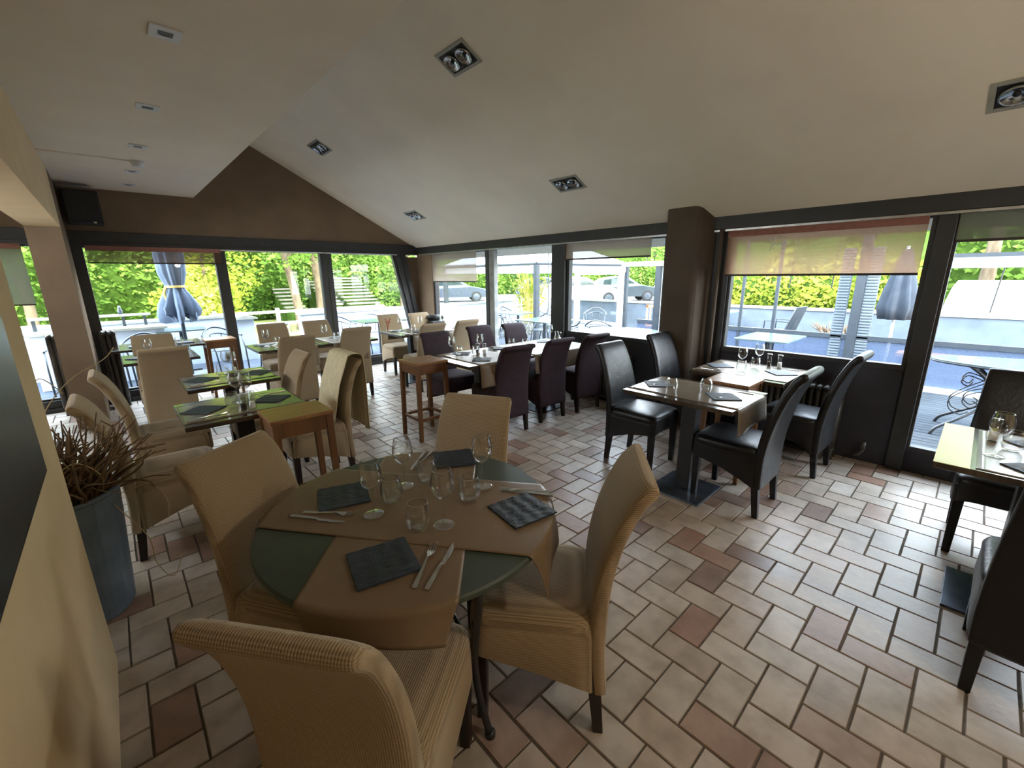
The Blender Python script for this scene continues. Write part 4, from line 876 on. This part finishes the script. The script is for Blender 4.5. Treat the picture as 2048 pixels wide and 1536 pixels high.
def hedge(x0, y0, x1, y1, h, depth, n, m, lab, seed, size=0.14, base_m='leafback', z0=-0.2, bulge=0.35):
    """ivy covered bank from (x0,y0) to (x1,y1)"""
    o = thing('ivy_hedge', lab, 'hedge', (x0, y0, z0)); L = math.hypot(x1 - x0, y1 - y0); dx, dy = (x1 - x0) / L, (y1 - y0) / L; nx, ny = dy, -dx
    if nx * (0 - x0) + ny * (0 - y0) < 0: nx, ny = -nx, -ny
    rn = random.Random(seed); nu, nv = int(L * 1.6), 10
    def surf(u, v): return bulge * (math.sin(u * L * 0.9 + seed) * 0.6 + math.sin(u * L * 2.1 + v * 5) * 0.4) + 0.5 * math.sin(v * PI)
    vv = []
    for i in range(nu + 1):
        for j in range(nv + 1):
            u, v = i / nu, j / nv; s = surf(u, v) - depth * v ** 3; vv.append((dx * u * L + nx * s, dy * u * L + ny * s, v * h * (1 + 0.06 * math.sin(u * 23))))
    f = [[i * (nv + 1) + j, (i + 1) * (nv + 1) + j, (i + 1) * (nv + 1) + j + 1, i * (nv + 1) + j + 1] for i in range(nu) for j in range(nv)]
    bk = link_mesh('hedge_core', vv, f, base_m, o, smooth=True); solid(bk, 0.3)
    P = []
    for _ in range(n):
        u, v = rn.random(), rn.random(); s = surf(u, v) - depth * v ** 3 + rn.uniform(0.0, 0.5); P.append((dx * u * L + nx * s, dy * u * L + ny * s, v * h * 1.03))
    lf = leaf_mass('leaves', P, size, m, o, seed); lf['kind'] = 'stuff'; return o
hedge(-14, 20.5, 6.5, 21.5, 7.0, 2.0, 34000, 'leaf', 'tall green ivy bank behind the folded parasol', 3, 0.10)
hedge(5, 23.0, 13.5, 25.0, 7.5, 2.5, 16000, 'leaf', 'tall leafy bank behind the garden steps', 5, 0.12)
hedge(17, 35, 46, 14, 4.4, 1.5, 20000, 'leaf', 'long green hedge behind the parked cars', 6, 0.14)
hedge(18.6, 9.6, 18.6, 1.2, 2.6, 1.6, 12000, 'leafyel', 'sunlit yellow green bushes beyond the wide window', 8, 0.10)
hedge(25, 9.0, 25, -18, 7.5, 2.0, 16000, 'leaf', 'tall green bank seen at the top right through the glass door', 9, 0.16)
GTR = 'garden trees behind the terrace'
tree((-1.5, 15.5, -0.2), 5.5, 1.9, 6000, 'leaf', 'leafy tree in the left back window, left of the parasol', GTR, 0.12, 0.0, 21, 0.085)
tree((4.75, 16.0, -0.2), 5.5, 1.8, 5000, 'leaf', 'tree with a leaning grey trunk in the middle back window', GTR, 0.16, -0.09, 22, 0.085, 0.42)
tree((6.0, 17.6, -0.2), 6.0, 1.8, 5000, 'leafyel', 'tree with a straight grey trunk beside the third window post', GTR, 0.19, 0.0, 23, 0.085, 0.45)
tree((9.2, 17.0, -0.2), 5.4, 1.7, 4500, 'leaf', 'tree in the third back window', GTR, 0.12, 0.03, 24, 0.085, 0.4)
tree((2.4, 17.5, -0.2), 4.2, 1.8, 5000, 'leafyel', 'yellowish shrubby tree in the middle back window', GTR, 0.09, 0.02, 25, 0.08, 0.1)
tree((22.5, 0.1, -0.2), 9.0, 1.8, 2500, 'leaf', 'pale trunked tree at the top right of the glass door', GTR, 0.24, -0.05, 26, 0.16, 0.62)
# sunlit gravel bank at far right
b = MB(); b.prism([(11.5, -0.3), (17.3, -0.3), (17.3, 1.3), (15.0, 1.15), (13.0, 0.76), (11.5, 0.6)], 'y', -18, 0.6); tag(b.go('gravel_bank', 'gravel', bev=0.0), 'bright sunlit gravel bank seen through the glass door at right', 'bank')

# folded parasol
o = thing('folded_parasol', 'closed blue grey parasol tied with a yellow strap behind the left back window', 'parasol', (0.78, 8.6, -0.03)); o.scale = (1.0, 1.0, 1.09)
b = MB(); b.tube([(0, 0, 0.05), (0, 0, 2.9)], 0.026, 12); b.go('pole', 'chairmetal', o, smooth=True)
b = MB(); b.box(-0.3, 0.3, -0.3, 0.3, 0, 0.06); b.go('parasol_base', 'stone', o, bev=0.01)
b = MB(); R = []; n = 56
for z, r, am in ((0.90, 0.20, 0.42), (0.98, 0.215, 0.38), (1.10, 0.195, 0.32), (1.22, 0.15, 0.26), (1.30, 0.115, 0.18), (1.34, 0.105, 0.12), (1.40, 0.125, 0.14), (1.52, 0.155, 0.18), (1.75, 0.165, 0.2), (2.0, 0.15, 0.2), (2.4, 0.11, 0.18), (2.8, 0.05, 0.1), (2.9, 0.02, 0.0)):
    R.append([((r * (1 + am * math.sin(8 * 2 * PI * j / n + z * 2.2)) + 0.02 * math.sin(3 * 2 * PI * j / n)) * math.cos(2 * PI * j / n), (r * (1 + am * math.sin(8 * 2 * PI * j / n + z * 2.2))) * math.sin(2 * PI * j / n), z + (0.07 * math.sin(5 * 2 * PI * j / n + 1) if z < 1.0 else 0)) for j in range(n)])
b.rings(R, cap=False); b.go('canopy', 'umbrella', o, smooth=True)
b = MB(); b.lathe([(0.118, 1.325), (0.128, 1.33), (0.128, 1.355), (0.118, 1.36)], 24); b.tube([(-0.12, -0.03, 1.35), (-0.16, -0.05, 1.25), (-0.13, -0.06, 1.13)], 0.02, 6); b.go('strap', 'cord', o)
# serving counter / planter benches left of the parasol
o = thing('outdoor_counter', 'grey white outdoor counter with a raised shelf behind the left back window', 'counter', (-0.05, 9.3, -0.03))
b = MB(); b.box(-0.9, 0.62, -0.25, 0.25, 0.0, 0.80); b.go('counter_body', 'render_wall', o, bev=0.008)
b = MB(); b.box(-0.95, 0.66, -0.3, 0.3, 0.80, 0.84); b.go('counter_top', 'cap', o, bev=0.004)
b = MB(); b.box(-0.9, 0.5, 0.1, 0.3, 1.0, 1.03); b.go('raised_shelf', 'cap', o)
for x in (-0.85, 0.15, 0.42):
    b = MB(); b.box(x - 0.02, x + 0.02, 0.15, 0.2, 0.84, 1.0); b.go('shelf_post', 'chairmetal', o)
b = MB(); b.lathe([(0.0, 0.0), (0.03, 0.0), (0.035, 0.06), (0.018, 0.1), (0.022, 0.13), (0.0, 0.14)], 12, (0.13, 0.2, 1.03)); b.go('tap', 'chairmetal', o, smooth=True)

# bistro arm chairs
def mk_bistro():
    o = thing('metal_armchair', '', 'outdoor chair')
    b = MB(); b.lathe([(0.0, 0.44), (0.19, 0.44), (0.205, 0.445), (0.205, 0.455), (0.0, 0.458)], 24); b.go('seat', 'chairmetal', o)
    b = MB(); arc = [(0.27 * math.cos(a), -0.25 * math.sin(a), 0.66 + 0.14 * max(0, math.sin(a)) ** 2) for a in [rad(-20 + 220 * k / 22) for k in range(23)]]
    b.tube(arc, 0.014, 8); b.go('arm_rail', 'chairmetal', o, smooth=True)
    b = MB(); arc2 = [(0.20 * math.cos(a), -0.235 * math.sin(a), 0.60 + 0.10 * math.sin(a)) for a in [rad(25 + 130 * k / 12) for k in range(13)]]
    b.tube(arc2, 0.010, 8); b.tube([(-0.09, -0.215, 0.70), (-0.08, -0.17, 0.45)], 0.008, 6); b.tube([(0.09, -0.215, 0.70), (0.08, -0.17, 0.45)], 0.008, 6); b.go('backrest', 'chairmetal', o, smooth=True)
    for sx_ in (-1, 1):
        b = MB(); b.tube([(sx_ * 0.255, 0.07, 0.66), (sx_ * 0.235, 0.17, 0.44), (sx_ * 0.22, 0.22, 0.0)], 0.012, 8); b.go('leg', 'chairmetal', o, smooth=True)
        b = MB(); b.tube([(sx_ * 0.25, -0.13, 0.70), (sx_ * 0.2, -0.17, 0.44), (sx_ * 0.19, -0.24, 0.0)], 0.012, 8); b.go('leg', 'chairmetal', o, smooth=True)
    return o
pb = Proto(mk_bistro); GB = 'grey metal terrace armchairs'
zt_ = -0.03
for x, y, r, lab in ((0.25, 8.2, 175, 'metal armchair outside behind the table at the left back window'), (1.25, 8.35, 200, 'metal armchair in front of the parasol pole'), (-0.5, 8.3, 170, 'metal armchair nearest the left radiator outside'),
    (3.35, 8.7, 185, 'metal armchair outside behind the second window post'), (4.1, 8.8, 180, 'metal armchair outside in the third back window'), (1.95, 8.15, 90, 'metal armchair outside below the wooden stand'),
    (6.6, 7.6, -120, 'metal armchair outside at the left of the beige blind window'), (7.5, 8.2, 200, 'metal armchair by the white wall outside the beige blind window'), (6.6, 6.4, 60, 'metal armchair outside the grey framed door, nearest the glass'),
    (7.4, 6.9, -160, 'metal armchair beyond the terrace table outside the grey door'), (8.4, 7.4, 150, 'metal armchair in front of the yellow bamboo'), (5.9, 5.0, 20, 'metal armchair close to the glass right of the dark post'),
    (6.45, 4.65, -70, 'metal armchair outside beside the white door frame'), (8.5, 6.3, 120, 'metal armchair seen through the white framed glass door')):
    pb.at((x, y, zt_), rad(r), lab, GB)
def mk_out_table(sx, sy, m='glasstop'):
    o = thing('terrace_table', '', 'outdoor table')
    b = MB(); b.box(-sx, sx, -sy, sy, 0.72, 0.745); b.go('tabletop', m, o, bev=0.004)
    b = MB(); b.tube([(0, 0, 0.03), (0, 0, 0.72)], 0.03, 12); b.box(-0.2, 0.2, -0.02, 0.02, 0.0, 0.03); b.box(-0.02, 0.02, -0.2, 0.2, 0, 0.03); b.box(-sx * 0.7, sx * 0.7, -0.02, 0.02, 0.70, 0.72); b.go('pedestal', 'chairmetal', o)
    return o
for x, y, sx_, sy_, lab in ((0.8, 9.3, 0.35, 0.3, 'pale terrace table outside the left back window'), (3.9, 8.2, 0.45, 0.35, 'pale terrace table outside the third back window'), (7.0, 7.4, 0.4, 0.4, 'terrace table outside the beige blind window'),
    (6.15, 5.75, 0.4, 0.42, 'terrace table outside the grey framed door')):
    o = mk_out_table(sx_, sy_); o.location = (x, y, zt_); o['label'] = lab; o['group'] = 'terrace tables'
o = mk_out_table(0.48, 0.36); o.location = (7.4, 2.15, -0.15); o['label'] = 'pale glass table with slatted dark legs outside the wide window'; o['group'] = 'terrace tables'
b = MB()
for k in range(5): b.box(-0.16 + k * 0.07, -0.13 + k * 0.07, -0.02, 0.02, 0.1, 0.72)
b.box(-0.18, 0.18, -0.025, 0.025, 0.45, 0.48); b.go('slatted_support', 'tableiron', o)
# round pale table close to the window left of the pillar
o = thing('round_terrace_table', 'large round pale table close outside the window left of the brown pillar', 'outdoor table', (5.36, 3.5, zt_))
b = MB(); b.lathe([(0.0, 0.745), (0.60, 0.745), (0.615, 0.755), (0.615, 0.765), (0.6, 0.77), (0.0, 0.77)], 56); b.go('tabletop', 'glasstop', o)
b = MB(); b.tube([(0, 0, 0), (0, 0, 0.75)], 0.04, 12); b.lathe([(0, 0), (0.28, 0), (0.28, 0.02), (0, 0.03)], 24); b.go('pedestal', 'tableiron', o)
# oval table with wrought iron scroll legs on the deck
o = thing('wrought_iron_table', 'long oval glass table with scrolled iron legs on the deck outside the glass door', 'outdoor table', (6.55, -0.98, -0.15))
b = MB(); n = 64; R = []
for k, z in ((0.985, 0.775), (1.0, 0.78), (1.0, 0.79), (0.985, 0.795)): R.append([(0.46 * k * math.cos(2 * PI * j / n), 1.28 * k * math.sin(2 * PI * j / n), z) for j in range(n)])
b.rings(R); b.go('tabletop', 'glasstop', o)
b = MB(); b.tube([(0.45 * math.cos(2 * PI * j / n), 1.27 * math.sin(2 * PI * j / n), 0.768) for j in range(n + 1)], 0.012, 6, cap=False); b.go('rim', 'tableiron', o, smooth=True)
for sx_ in (-1, 1):
    for sy_ in (-1, 1):
        b = MB(); b.tube(dense([(sx_ * 0.20, sy_ * 0.98, 0.77), (sx_ * 0.14, sy_ * 0.86, 0.66), (sx_ * 0.07, sy_ * 0.76, 0.50), (sx_ * 0.08, sy_ * 0.80, 0.34), (sx_ * 0.20, sy_ * 0.95, 0.20), (sx_ * 0.28, sy_ * 1.10, 0.08), (sx_ * 0.30, sy_ * 1.14, 0.0)], 4), 0.016, 8)
        l = b.go('leg', 'tableiron', o, smooth=True)
        b = MB(); Q = lambda L_: dense([(sx_ * 0.10, sy_ * y_, z_) for y_, z_ in L_], 5)
        b.tube(Q([(0.84, 0.60), (0.96, 0.64), (1.0, 0.57), (0.95, 0.53), (0.92, 0.58)]), 0.006, 6); b.tube(Q([(0.83, 0.58), (0.98, 0.46), (1.06, 0.36), (1.04, 0.26), (0.96, 0.22), (0.90, 0.26)]), 0.006, 6)
        b.tube(Q([(0.80, 0.50), (0.93, 0.44), (0.96, 0.36), (0.90, 0.30), (0.85, 0.35), (0.89, 0.38)]), 0.006, 6); b.go('scroll', 'tableiron', l, smooth=True)
b = MB(); b.tube([(0.07, -0.76, 0.47), (0.03, 0, 0.44), (0.07, 0.76, 0.47)], 0.012, 8); b.tube([(-0.07, -0.76, 0.47), (-0.03, 0, 0.44), (-0.07, 0.76, 0.47)], 0.012, 8); b.go('stretcher', 'tableiron', o, smooth=True)

# wind screen along the deck
XS = 8.6
o = thing('wind_screen', 'glazed wind screen with grey posts along the deck edge', 'wind screen', (XS, 0, -0.15))
b = MB(); b.box(-0.12, 0.05, -8, 5.2, -0.03, 0.06); b.go('kerb', 'white', o)
b = MB(); b.box(-0.03, 0.03, -8, 5.2, 0.66, 0.73); b.go('handrail', 'postgrey', o)
b = MB(); b.box(-0.008, 0.008, -8, 5.2, 0.06, 0.66); b.go('lower_panels', 'screenpanel', o)
b = MB(); b.box(-0.05, 0.05, -8, 0.62, 1.74, 1.88); b.go('top_beam', 'render_wall', o)
b = MB(); b.box(-0.06, 0.06, -8, 0.62, 1.88, 1.93); b.go('beam_cap', 'postgrey', o)
for y, h, w_ in ((2.49, 2.3, 0.024), (3.05, 2.3, 0.022), (1.35, 2.4, 0.06), (0.6, 1.8, 0.02), (-2.2, 1.7, 0.03), (-4.5, 1.7, 0.03)):
    b = MB(); b.box(-w_, w_, y - w_, y + w_, 0, h); b.go('post', 'postgrey', o)
for y in (1.21, 1.55):
    b = MB()
    for k in range(44): b.box(-0.03, 0.03, y - 0.07, y + 0.07, 0.1 + k * 0.045, 0.125 + k * 0.045)
    b.box(-0.01, 0.01, y - 0.08, y + 0.08, 0.08, 2.05); b.go('corrugated_strip', 'grey_render', o)
for y, z0_, z1_ in ((-0.1, 1.15, 1.74), (2.3, 1.45, 2.3), (1.7, 1.45, 2.3)):
    b = MB(); b.tube([(0.05, y, z1_), (0.05, y + 0.03, z0_)], 0.008, 6); b.go('hanging_cable', 'tableiron', o)
# white framed glass door outside window 6
o = thing('white_glass_door', 'white framed glass door standing in the wind screen left of the pillar', 'door', (7.2, 5.3, zt_))
b = MB()
for (a, c, d, e) in ((-0.59, -0.50, 0.0, 1.72), (0.46, 0.56, 0.0, 1.72), (-0.5, 0.46, 1.58, 1.72), (-0.5, 0.46, 0.60, 0.66)): b.box(-0.04, 0.04, a, c, d, e)
b.go('door_frame', 'white', o, bev=0.004)
b = MB(); b.box(-0.02, 0.02, -0.5, 0.46, 0.0, 0.60); b.go('lower_panel', 'render_wall', o)
b = MB(); b.box(-0.004, 0.004, -0.5, 0.46, 0.66, 1.58); b.go('pane', 'pane', o)
o = thing('white_portal_frame', 'white beam and blue grey post framing the view of the parked car', 'frame', (7.2, 4.0, zt_))
b = MB(); b.box(-0.05, 0.05, -0.42, 0.72, 1.72, 1.80); b.go('beam', 'white', o)
b = MB(); b.box(-0.04, 0.04, -0.06, 0.03, 0.0, 1.72); b.go('post', 'postgrey', o); b = MB(); b.box(-0.03, 0.03, -0.42, -0.1, 0.0, 1.70); b.go('side_panel', 'render_wall', o)
# awning / big parasol outside window 5 and door 1
o = thing('white_awning', 'large white terrace awning with grey frame outside the grey framed door', 'awning', (8.8, 8.6, zt_)); h_ = 1.78
b = MB(); b.add([(-h_, -h_, 1.87), (h_, -h_, 1.87), (h_, h_, 1.87), (-h_, h_, 1.87), (0, 0, 2.7)], [(0, 1, 4), (1, 2, 4), (2, 3, 4), (3, 0, 4)]); solid(b.go('canopy', 'awning', o), 0.01)
b = MB(); c = [(-h_, -h_), (h_, -h_), (h_, h_), (-h_, h_)]
for k in range(4):
    p, q = c[k], c[(k + 1) % 4]; b.add([(p[0], p[1], 1.79), (q[0], q[1], 1.79), (q[0], q[1], 1.64), (p[0], p[1], 1.64)], [(0, 1, 2, 3)])
solid(b.go('valance', 'awning', o), 0.008)
b = MB()
for k in range(4):
    p, q = c[k], c[(k + 1) % 4]; b.tube([(p[0] * 1.01, p[1] * 1.01, 1.83), (q[0] * 1.01, q[1] * 1.01, 1.83)], 0.036, 6); b.tube([(p[0], p[1], 1.84), (0, 0, 2.64)], 0.03, 6)
b.go('awning_frame', 'postgrey', o)
for p in c:
    b = MB(); b.box(p[0] - 0.05, p[0] + 0.05, p[1] - 0.05, p[1] + 0.05, 0.0, 1.8); b.go('post', 'postgrey', o)
# terrace sign seen from behind: heart and letters
o = thing('terrace_sign', 'small dark heart over white letters fixed on the awning edge', 'sign', (6.88, 6.33, 1.88), 0)
H_ = [(0.055 * math.sin(t) ** 3 * 0.9, 0.0045 * (13 * math.cos(t) - 5 * math.cos(2 * t) - 2 * math.cos(3 * t) - math.cos(4 * t)) * (1.0 if math.cos(t) > 0 else 1.55)) for t in [2 * PI * k / 40 for k in range(40)]]
def face_cam(p): a = math.atan2(6.95, -6.56) ; return (p[0] * 0.70, -p[0] * 0.71, p[1])
b = MB(); k = len(b.v); pts = [face_cam((x, z + 0.16)) for x, z in H_]; b.v += pts + [(p[0] + 0.01, p[1] + 0.01, p[2]) for p in pts]; b.f.append(list(range(40))); b.f.append(list(range(40, 80))[::-1])
for i in range(40): b.f.append([i, (i + 1) % 40, 40 + (i + 1) % 40, 40 + i])
b.go('heart', 'postgrey', o)
b = MB()
for st_ in ([(-0.075, 0.03), (-0.075, -0.05), (-0.05, -0.06)], [(-0.095, 0.0), (-0.05, 0.0)], [(-0.02, 0.005), (-0.02, -0.06)], [(-0.02, -0.02), (0.0, 0.0), (0.02, 0.0)], [(0.055, 0.0), (0.055, -0.06)], [(0.055, 0.02), (0.055, 0.03)]): b.tube([face_cam(p) for p in st_], 0.009, 6)
b.go('letters', 'white', o)
b = MB(); b.tube([(0.02, 0.02, -1.91), (0.02, 0.02, 0.14)], 0.012, 6); b.go('sign_pole', 'postgrey', o)
# two cutlery shaped white stickers at the window beside the pillar
o = thing('window_sticker', 'white fork shaped stickers at the top right of the window left of the pillar', 'sticker', (XR + 0.014, 2.62, 1.72))
b = MB()
for dy in (0.0, -0.09):
    for k in (-1, 0, 1): b.box(0, 0.002, dy + k * 0.014 - 0.003, dy + k * 0.014 + 0.003, 0.02, 0.07)
    b.box(0, 0.002, dy - 0.017, dy + 0.017, 0.012, 0.02); b.box(0, 0.002, dy - 0.004, dy + 0.004, -0.03, 0.012)
b.go('fork_shapes', 'white', o)
# yellow bamboo clump and small bare tree
o = thing('yellow_bamboo', 'clump of yellow bamboo stems outside the grey framed door', 'plant', (8.6, 8.6, zt_)); rn = random.Random(9)
b = MB()
for k in range(70):
    a = rn.uniform(0, 2 * PI); r = rn.uniform(0, 0.22); s = rn.uniform(0.1, 0.35); h = rn.uniform(0.9, 1.75); p0 = (r * math.cos(a), r * math.sin(a), 0.2); p1 = (p0[0] + s * math.cos(a) * 0.5, p0[1] + s * math.sin(a) * 0.5, h * 0.6); p2 = (p0[0] + s * 1.4 * math.cos(a), p0[1] + s * 1.4 * math.sin(a), h); b.tube([p0, p1, p2], [0.009, 0.007, 0.004], 5)
st2 = b.go('stems', 'bamboo', o); st2['kind'] = 'stuff'
lf = leaf_mass('leaves', blob_pts(rn, 0, 0, 1.2, 0.5, 0.5, 0.6, 500, 0.9), 0.05, 'leafyel', o, 4); lf['kind'] = 'stuff'
b = MB(); b.lathe([(0, 0), (0.2, 0), (0.25, 0.3), (0.22, 0.3), (0, 0.26)], 20); b.go('planter', 'stone', o)
o = thing('bare_tree', 'small bare branching tree beyond the wind screen', 'tree', (10.49, 1.85, -0.19)); b = MB(); b.tube([(0, 0, 0), (0.02, 0, 0.35), (0, 0.02, 0.5)], [0.05, 0.045, 0.04], 8)
for k in range(16):
    a = rn.uniform(0, 2 * PI); e_ = rn.uniform(0.2, 0.6); p = Vector((0, 0.02, 0.45)); q = p + Vector((math.cos(a) * 0.25, math.sin(a) * 0.25, 0.12)); r2 = q + Vector((math.cos(a + 0.5) * e_ * 0.5, math.sin(a + 0.5) * e_ * 0.5, 0.16)); r3 = q + Vector((math.cos(a - 0.6) * e_ * 0.4, math.sin(a - 0.6) * e_ * 0.4, 0.2))
    b.tube([p, q, r2], [0.025, 0.015, 0.006], 5); b.tube([q, r3], [0.012, 0.005], 5)
b.go('branches', 'twig', o, smooth=True)
# sun loungers style chairs and table beyond the wind screen
def mk_garden_chair():
    o = thing('garden_chair', '', 'outdoor chair')
    b = MB(); b.box(-0.22, 0.22, -0.22, 0.24, 0.40, 0.425); b.go('seat', 'postgrey', o, bev=0.004)
    b = MB(); b.add([(-0.21, -0.20, 0.42), (0.21, -0.20, 0.42), (0.21, -0.36, 0.92), (-0.21, -0.36, 0.92)], [(0, 1, 2, 3)]); solid(b.go('backrest', 'postgrey', o), 0.02)
    for sx_ in (-1, 1):
        b = MB(); b.tube([(sx_ * 0.23, -0.26, 0.62), (sx_ * 0.24, 0.2, 0.62), (sx_ * 0.23, 0.22, 0.0)], 0.013, 6); b.go('leg', 'postgrey', o, smooth=True)
        b = MB(); b.tube([(sx_ * 0.22, -0.36, 0.9), (sx_ * 0.22, -0.18, 0.4), (sx_ * 0.23, -0.26, 0.0)], 0.013, 6); b.go('leg', 'postgrey', o, smooth=True)
    return o
pg = Proto(mk_garden_chair)
pg.at((10.18, 2.81, zt_), rad(-10), 'grey garden chair with a reclined back beyond the wide window', 'grey garden chairs')
pg.at((10.45, 4.95, zt_), rad(160), 'grey garden chair behind the garden table post', 'grey garden chairs')
o = mk_out_table(0.5, 0.4); o.location = (10.28, 4.13, zt_); o['label'] = 'pale garden table beyond the wind screen seen through the wide window'; o['group'] = 'terrace tables'
o = thing('grey_parasol', 'dark grey folded parasol beyond the wind screen by the thick post', 'parasol', (9.86, 1.01, -0.19)); b = MB(); R = []
for z, r in ((0.95, 0.2), (1.15, 0.24), (1.4, 0.2), (1.7, 0.14), (2.1, 0.05)): R.append([(r * (1 + 0.2 * math.sin(7 * 2 * PI * j / 40)) * math.cos(2 * PI * j / 40), r * (1 + 0.2 * math.sin(7 * 2 * PI * j / 40)) * math.sin(2 * PI * j / 40), z) for j in range(40)])
b.rings(R); b.go('canopy', 'umbrelladark', o, smooth=True); b = MB(); b.tube([(0, 0, 0), (0, 0, 2.15)], 0.022, 8); b.go('pole', 'white', o); b = MB(); b.box(-0.25, 0.25, -0.25, 0.25, 0, 0.08); b.go('parasol_base', 'stone', o)
o = thing('terrace_bench', 'low bench with an orange brown seat beyond the wind screen', 'bench', (9.75, 0.37, -0.19)); b = MB(); b.box(-0.2, 0.2, -0.5, 0.5, 0.36, 0.42); b.go('seat', 'pinewood', o, bev=0.004)
for y in (-0.45, 0.45):
    b = MB(); b.box(-0.18, 0.18, y - 0.03, y + 0.03, 0, 0.36); b.go('leg', 'postgrey', o)
# pine chairs with white slats in the street side view
def mk_pine():
    o = thing('pine_chair', '', 'outdoor chair'); b = MB(); b.box(-0.2, 0.2, -0.2, 0.2, 0.42, 0.45); b.go('seat', 'pinewood', o)
    b = MB(); b.box(-0.2, -0.16, -0.2, -0.16, 0, 0.9); b.box(0.16, 0.2, -0.2, -0.16, 0, 0.9)
    for k in range(4): b.box(-0.12 + 0.07 * k, -0.09 + 0.07 * k, -0.19, -0.17, 0.5, 0.85)
    b.box(-0.2, 0.2, -0.2, -0.16, 0.84, 0.9); b.go('backrest', 'pinewood', o)
    for x in (-0.18, 0.18): q = MB(); q.box(x - 0.02, x + 0.02, 0.16, 0.2, 0, 0.42); q.go('leg', 'pinewood', o)
    return o
pp = Proto(mk_pine)
for x, y, r, lab in ((9.0, 5.0, 120, 'pine chair seen behind the round pale table, left one'), (9.3, 4.55, 100, 'pine chair seen behind the round pale table, right one')): pp.at((x, y, zt_), rad(r), lab, 'pine chairs')

# cars
def mk_car(paint):
    o = thing('parked_car', '', 'car')
    side = dense([(-2.05, 0.30), (-2.1, 0.55), (-2.0, 0.82), (-1.85, 0.98), (-1.35, 1.32), (-0.6, 1.46), (0.1, 1.42), (0.75, 1.05), (1.0, 0.95), (1.7, 0.82), (2.0, 0.68), (2.1, 0.5), (2.05, 0.28)], 3)
    R = []
    for w, k in ((-0.84, 0.94), (-0.80, 1.0), (0.80, 1.0), (0.84, 0.94)):
        R.append([(x, w * (1.0 if z < 0.95 else 1 - 0.16 * (z - 0.95) / 0.5), 0.28 + (z - 0.28) * k) for x, z in side])
    b = MB(); b.rings(R); b.go('car_body', paint, o, smooth=False)
    b = MB(); b.prism([(-1.35, 1.0), (-1.28, 1.25), (-0.6, 1.38), (0.0, 1.35), (0.6, 1.02), (0.55, 0.98)], 'y', -0.80, -0.775); b.prism([(-1.35, 1.0), (-1.28, 1.25), (-0.6, 1.38), (0.0, 1.35), (0.6, 1.02), (0.55, 0.98)], 'y', 0.775, 0.80)
    b.add([(0.2, -0.62, 1.385), (0.2, 0.62, 1.385), (0.80, 0.7, 1.045), (0.80, -0.7, 1.045)], [(0, 1, 2, 3)]); b.go('windows', 'carglass', o)
    for x in (-1.3, 1.3):
        for y in (-0.78, 0.78):
            b = MB(); R = [[(x + r * math.cos(2 * PI * j / 24), y + d, 0.32 + r * math.sin(2 * PI * j / 24)) for j in range(24)] for r, d in ((0.30, -0.1), (0.32, -0.08), (0.32, 0.08), (0.30, 0.1))]; b.rings(R); wl = b.go('wheel', 'tyre', o)
            b = MB(); s = math.copysign(1, y); R = [[(x + r * math.cos(2 * PI * j / 20), y + d * s, 0.32 + r * math.sin(2 * PI * j / 20)) for j in range(20)] for r, d in ((0.2, 0.09), (0.2, 0.11), (0.06, 0.12))]; b.rings(R); b.go('rim', 'chairmetal', wl)
    for y in (-0.6, 0.6):
        b = MB(); b.box(1.9, 2.04, y - 0.15, y + 0.15, 0.62, 0.75); b.go('headlight', 'white', o, bev=0.02)
    return o
hd = math.atan2(-0.678, 0.735)
for paint, x, y, r, lab in (('carpaint', 23.2, 15.2, hd, 'silver grey hatchback parked beyond the terrace, right of the white door frame'), ('carwhite', 19.6, 15.5, hd + 0.1, 'white car half hidden by the white door frame'),
    ('cardark', 21.2, 19.6, hd, 'dark car parked in front of the hedge, by the awning post'), ('cardark', 16.2, 23.0, hd + 0.2, 'dark parked car seen under the beige blind at the far corner'), ('carwhite', 27.8, 13.2, hd, 'pale car behind the silver grey hatchback')):
    o = mk_car(paint); o.location = (x, y, -0.02); o.rotation_euler = (0, 0, r); o['label'] = lab; o['group'] = 'parked cars'

# added warm fill lamp, unseen behind the camera, brightens the foreground
o = thing('fill_lamp', 'added warm fill lamp with a glass shade, out of view behind the camera', 'lamp', (1.6, -1.15, 1.95))
b = MB(); b.lathe([(0.03, 0.10), (0.085, 0.06), (0.11, 0.0), (0.085, -0.06), (0.03, -0.09)], 24); b.go('glass_shade', 'pane', o, smooth=True)
b = MB(); b.tube([(0, 0, 0.08), (0, 0, 1.52)], 0.006, 6); b.lathe([(0.0, 0.12), (0.032, 0.12), (0.034, 0.09), (0.0, 0.09)], 16); b.go('lamp_cord', 'black', o)
ld = bpy.data.lights.new('fill_bulb', 'POINT'); ld.energy = 7.0; ld.color = (1.0, 0.9, 0.76); ld.shadow_soft_size = 0.07
lo = bpy.data.objects.new('fill_bulb', ld); COL.objects.link(lo); lo.parent = o
